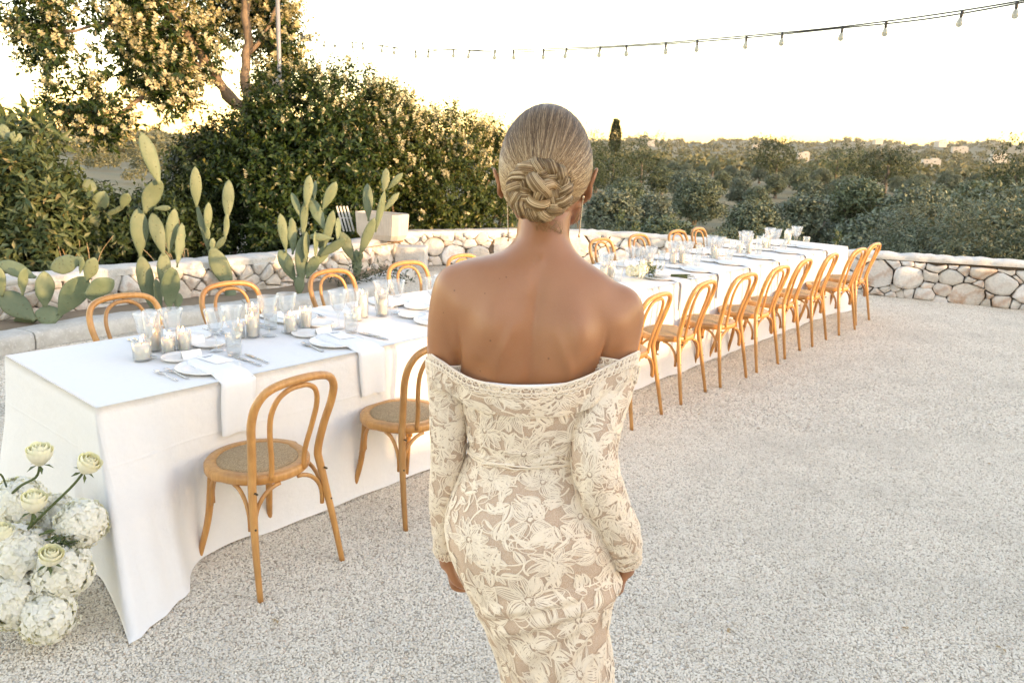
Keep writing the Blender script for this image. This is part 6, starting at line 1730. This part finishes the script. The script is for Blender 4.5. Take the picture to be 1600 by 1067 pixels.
# a plait wound once round the knot
for ph_ in (0.0, 2 * PI / 3, 4 * PI / 3):
    pl_ = []
    for th_b in np.linspace(.3, 2 * PI + .5, 40):
        r_b = .036 + .0125 * math.sin(4.5 * th_b + ph_); d_b = .016 + .012 * math.sin(9 * th_b + 2 * ph_)
        pl_.append((520 + r_b * 881 * 2.54 / .93 * math.cos(th_b), 392 - r_b * 881 * 2.54 / .93 * .93 * math.sin(th_b), d_b))
    locks.append((pl_, .0128, .9))
for q, (pts, rad, tw) in enumerate(locks):
    kb = 26 if len(pts) < 12 else 84; P = catmull([bunpt(*p) for p in pts], kb); nb = 300 if kb == 26 else 210; P = P + .0022 * snoise(P, 60, q)[:, None] * np.array([1, .5, 1])
    T_, A3, B3 = frames(P, (0, -1, 0)); s = np.linspace(0, 1, kb)
    env = np.sin(np.clip(s * .94 + .03, 0, 1) * PI) ** (.45 if kb == 26 else .12); tw = tw * (1 if kb == 26 else 5)
    rr_ = np.sqrt(hr.uniform(.55, 1.12, nb)); th_ = hr.uniform(0, 2 * PI, nb)
    ang = th_[:, None] + tw * 2.2 * s[None] ; rad_ = rad * rr_[:, None] * env[None] * (1 + .06 * np.sin(th_ * 7)[:, None])
    off = A3[None] * (np.cos(ang) * rad_)[..., None] + B3[None] * (np.sin(ang) * rad_)[..., None]
    mb = MB(); clump = .6 * np.sin(th_ * 3 + q) + .5 * np.sin(th_ * 9 + 2 * q) + hr.normal(0, .6, nb); full_ = P[None] + off
    for sel_, mi in ((np.abs(clump + .15) <= .45, 0), (clump > .3, 1), (clump < -.6, 2)):
        nf = len(mb.F); strands(full_[sel_], .00055, mb, lift=off[sel_] + 1e-6)
        for z_ in range(nf, len(mb.F)): mb.M[z_] = mi
    lo_ = mb.build('lock', [M['hair'], M['hair_light'], M['hair_dark']], bun)
    mb = MB(); mb.add(*tube(P - PO, rad * .82 * env, 10)); mb.build('lock_core', M['hair_base'], lo_)
# fly-away wisps at nape and ears
mb = MB(); W_ = []
for (a0, a1, Y) in [((905, 320), (895, 350), 1.47), ((918, 262), (934, 272), 1.48), ((925, 280), (930, 300), 1.47), ((930, 290), (945, 305), 1.47)] + [((hr.uniform(825, 880), 345), (hr.uniform(825, 885), 366), 1.42) for _ in range(26)] + [((hr.uniform(895, 912), 330), (hr.uniform(890, 905), 358), 1.47) for _ in range(6)]:
    p0, p1 = at(*a0, Y), at(*a1, Y + .01); W_.append(catmull([p0, (p0 + p1) / 2 + hr.normal(0, .004, 3), p1], 12))
for _ in range(46):
    an_ = hr.uniform(0, 6.28); c0 = at(843 + math.cos(an_) * 48, 297 + math.sin(an_) * 44, 1.385); c1 = at(843 + math.cos(an_ + hr.normal(0, .4)) * hr.uniform(50, 60), 297 + math.sin(an_ + hr.normal(0, .4)) * hr.uniform(46, 56), 1.38)
    W_.append(catmull([c0, (c0 + c1) / 2 + hr.normal(0, .004, 3), c1], 12))
strands(np.array(W_), .00035, mb, lift=np.tile([0, -1., 0], (len(W_), 12, 1))); mb.build('wisps', M['hair'], hair)
# drop earrings
for (px, py, Y, e) in [(793, 302, 1.485, (794, 372)), (911, 308, 1.485, (905, 366))]:
    c = at(px, py, Y); E_ = thing_part = link('earring', None, person); 
    bpy.data.objects.remove(E_)
    mb = MB(); mb.add(*ellipsoid(c - PO, (.004, .004, .004), 10, 8)); er = mb.build('earring', M['gold'], person)
    p1 = at(e[0], e[1], Y); mb = MB()
    for t_ in np.linspace(0, 1, 30): mb.add(*ellipsoid(c + (p1 - c) * t_ - PO, (.0013, .0013, .0016), 6, 5))
    mb.add(*tube([c - PO, p1 - PO], .0006, 5)); mb.add(*ellipsoid(p1 - PO - [0, 0, .003], (.0022, .0022, .004), 8, 6))
    mb.build('chain', M['gold'], er)
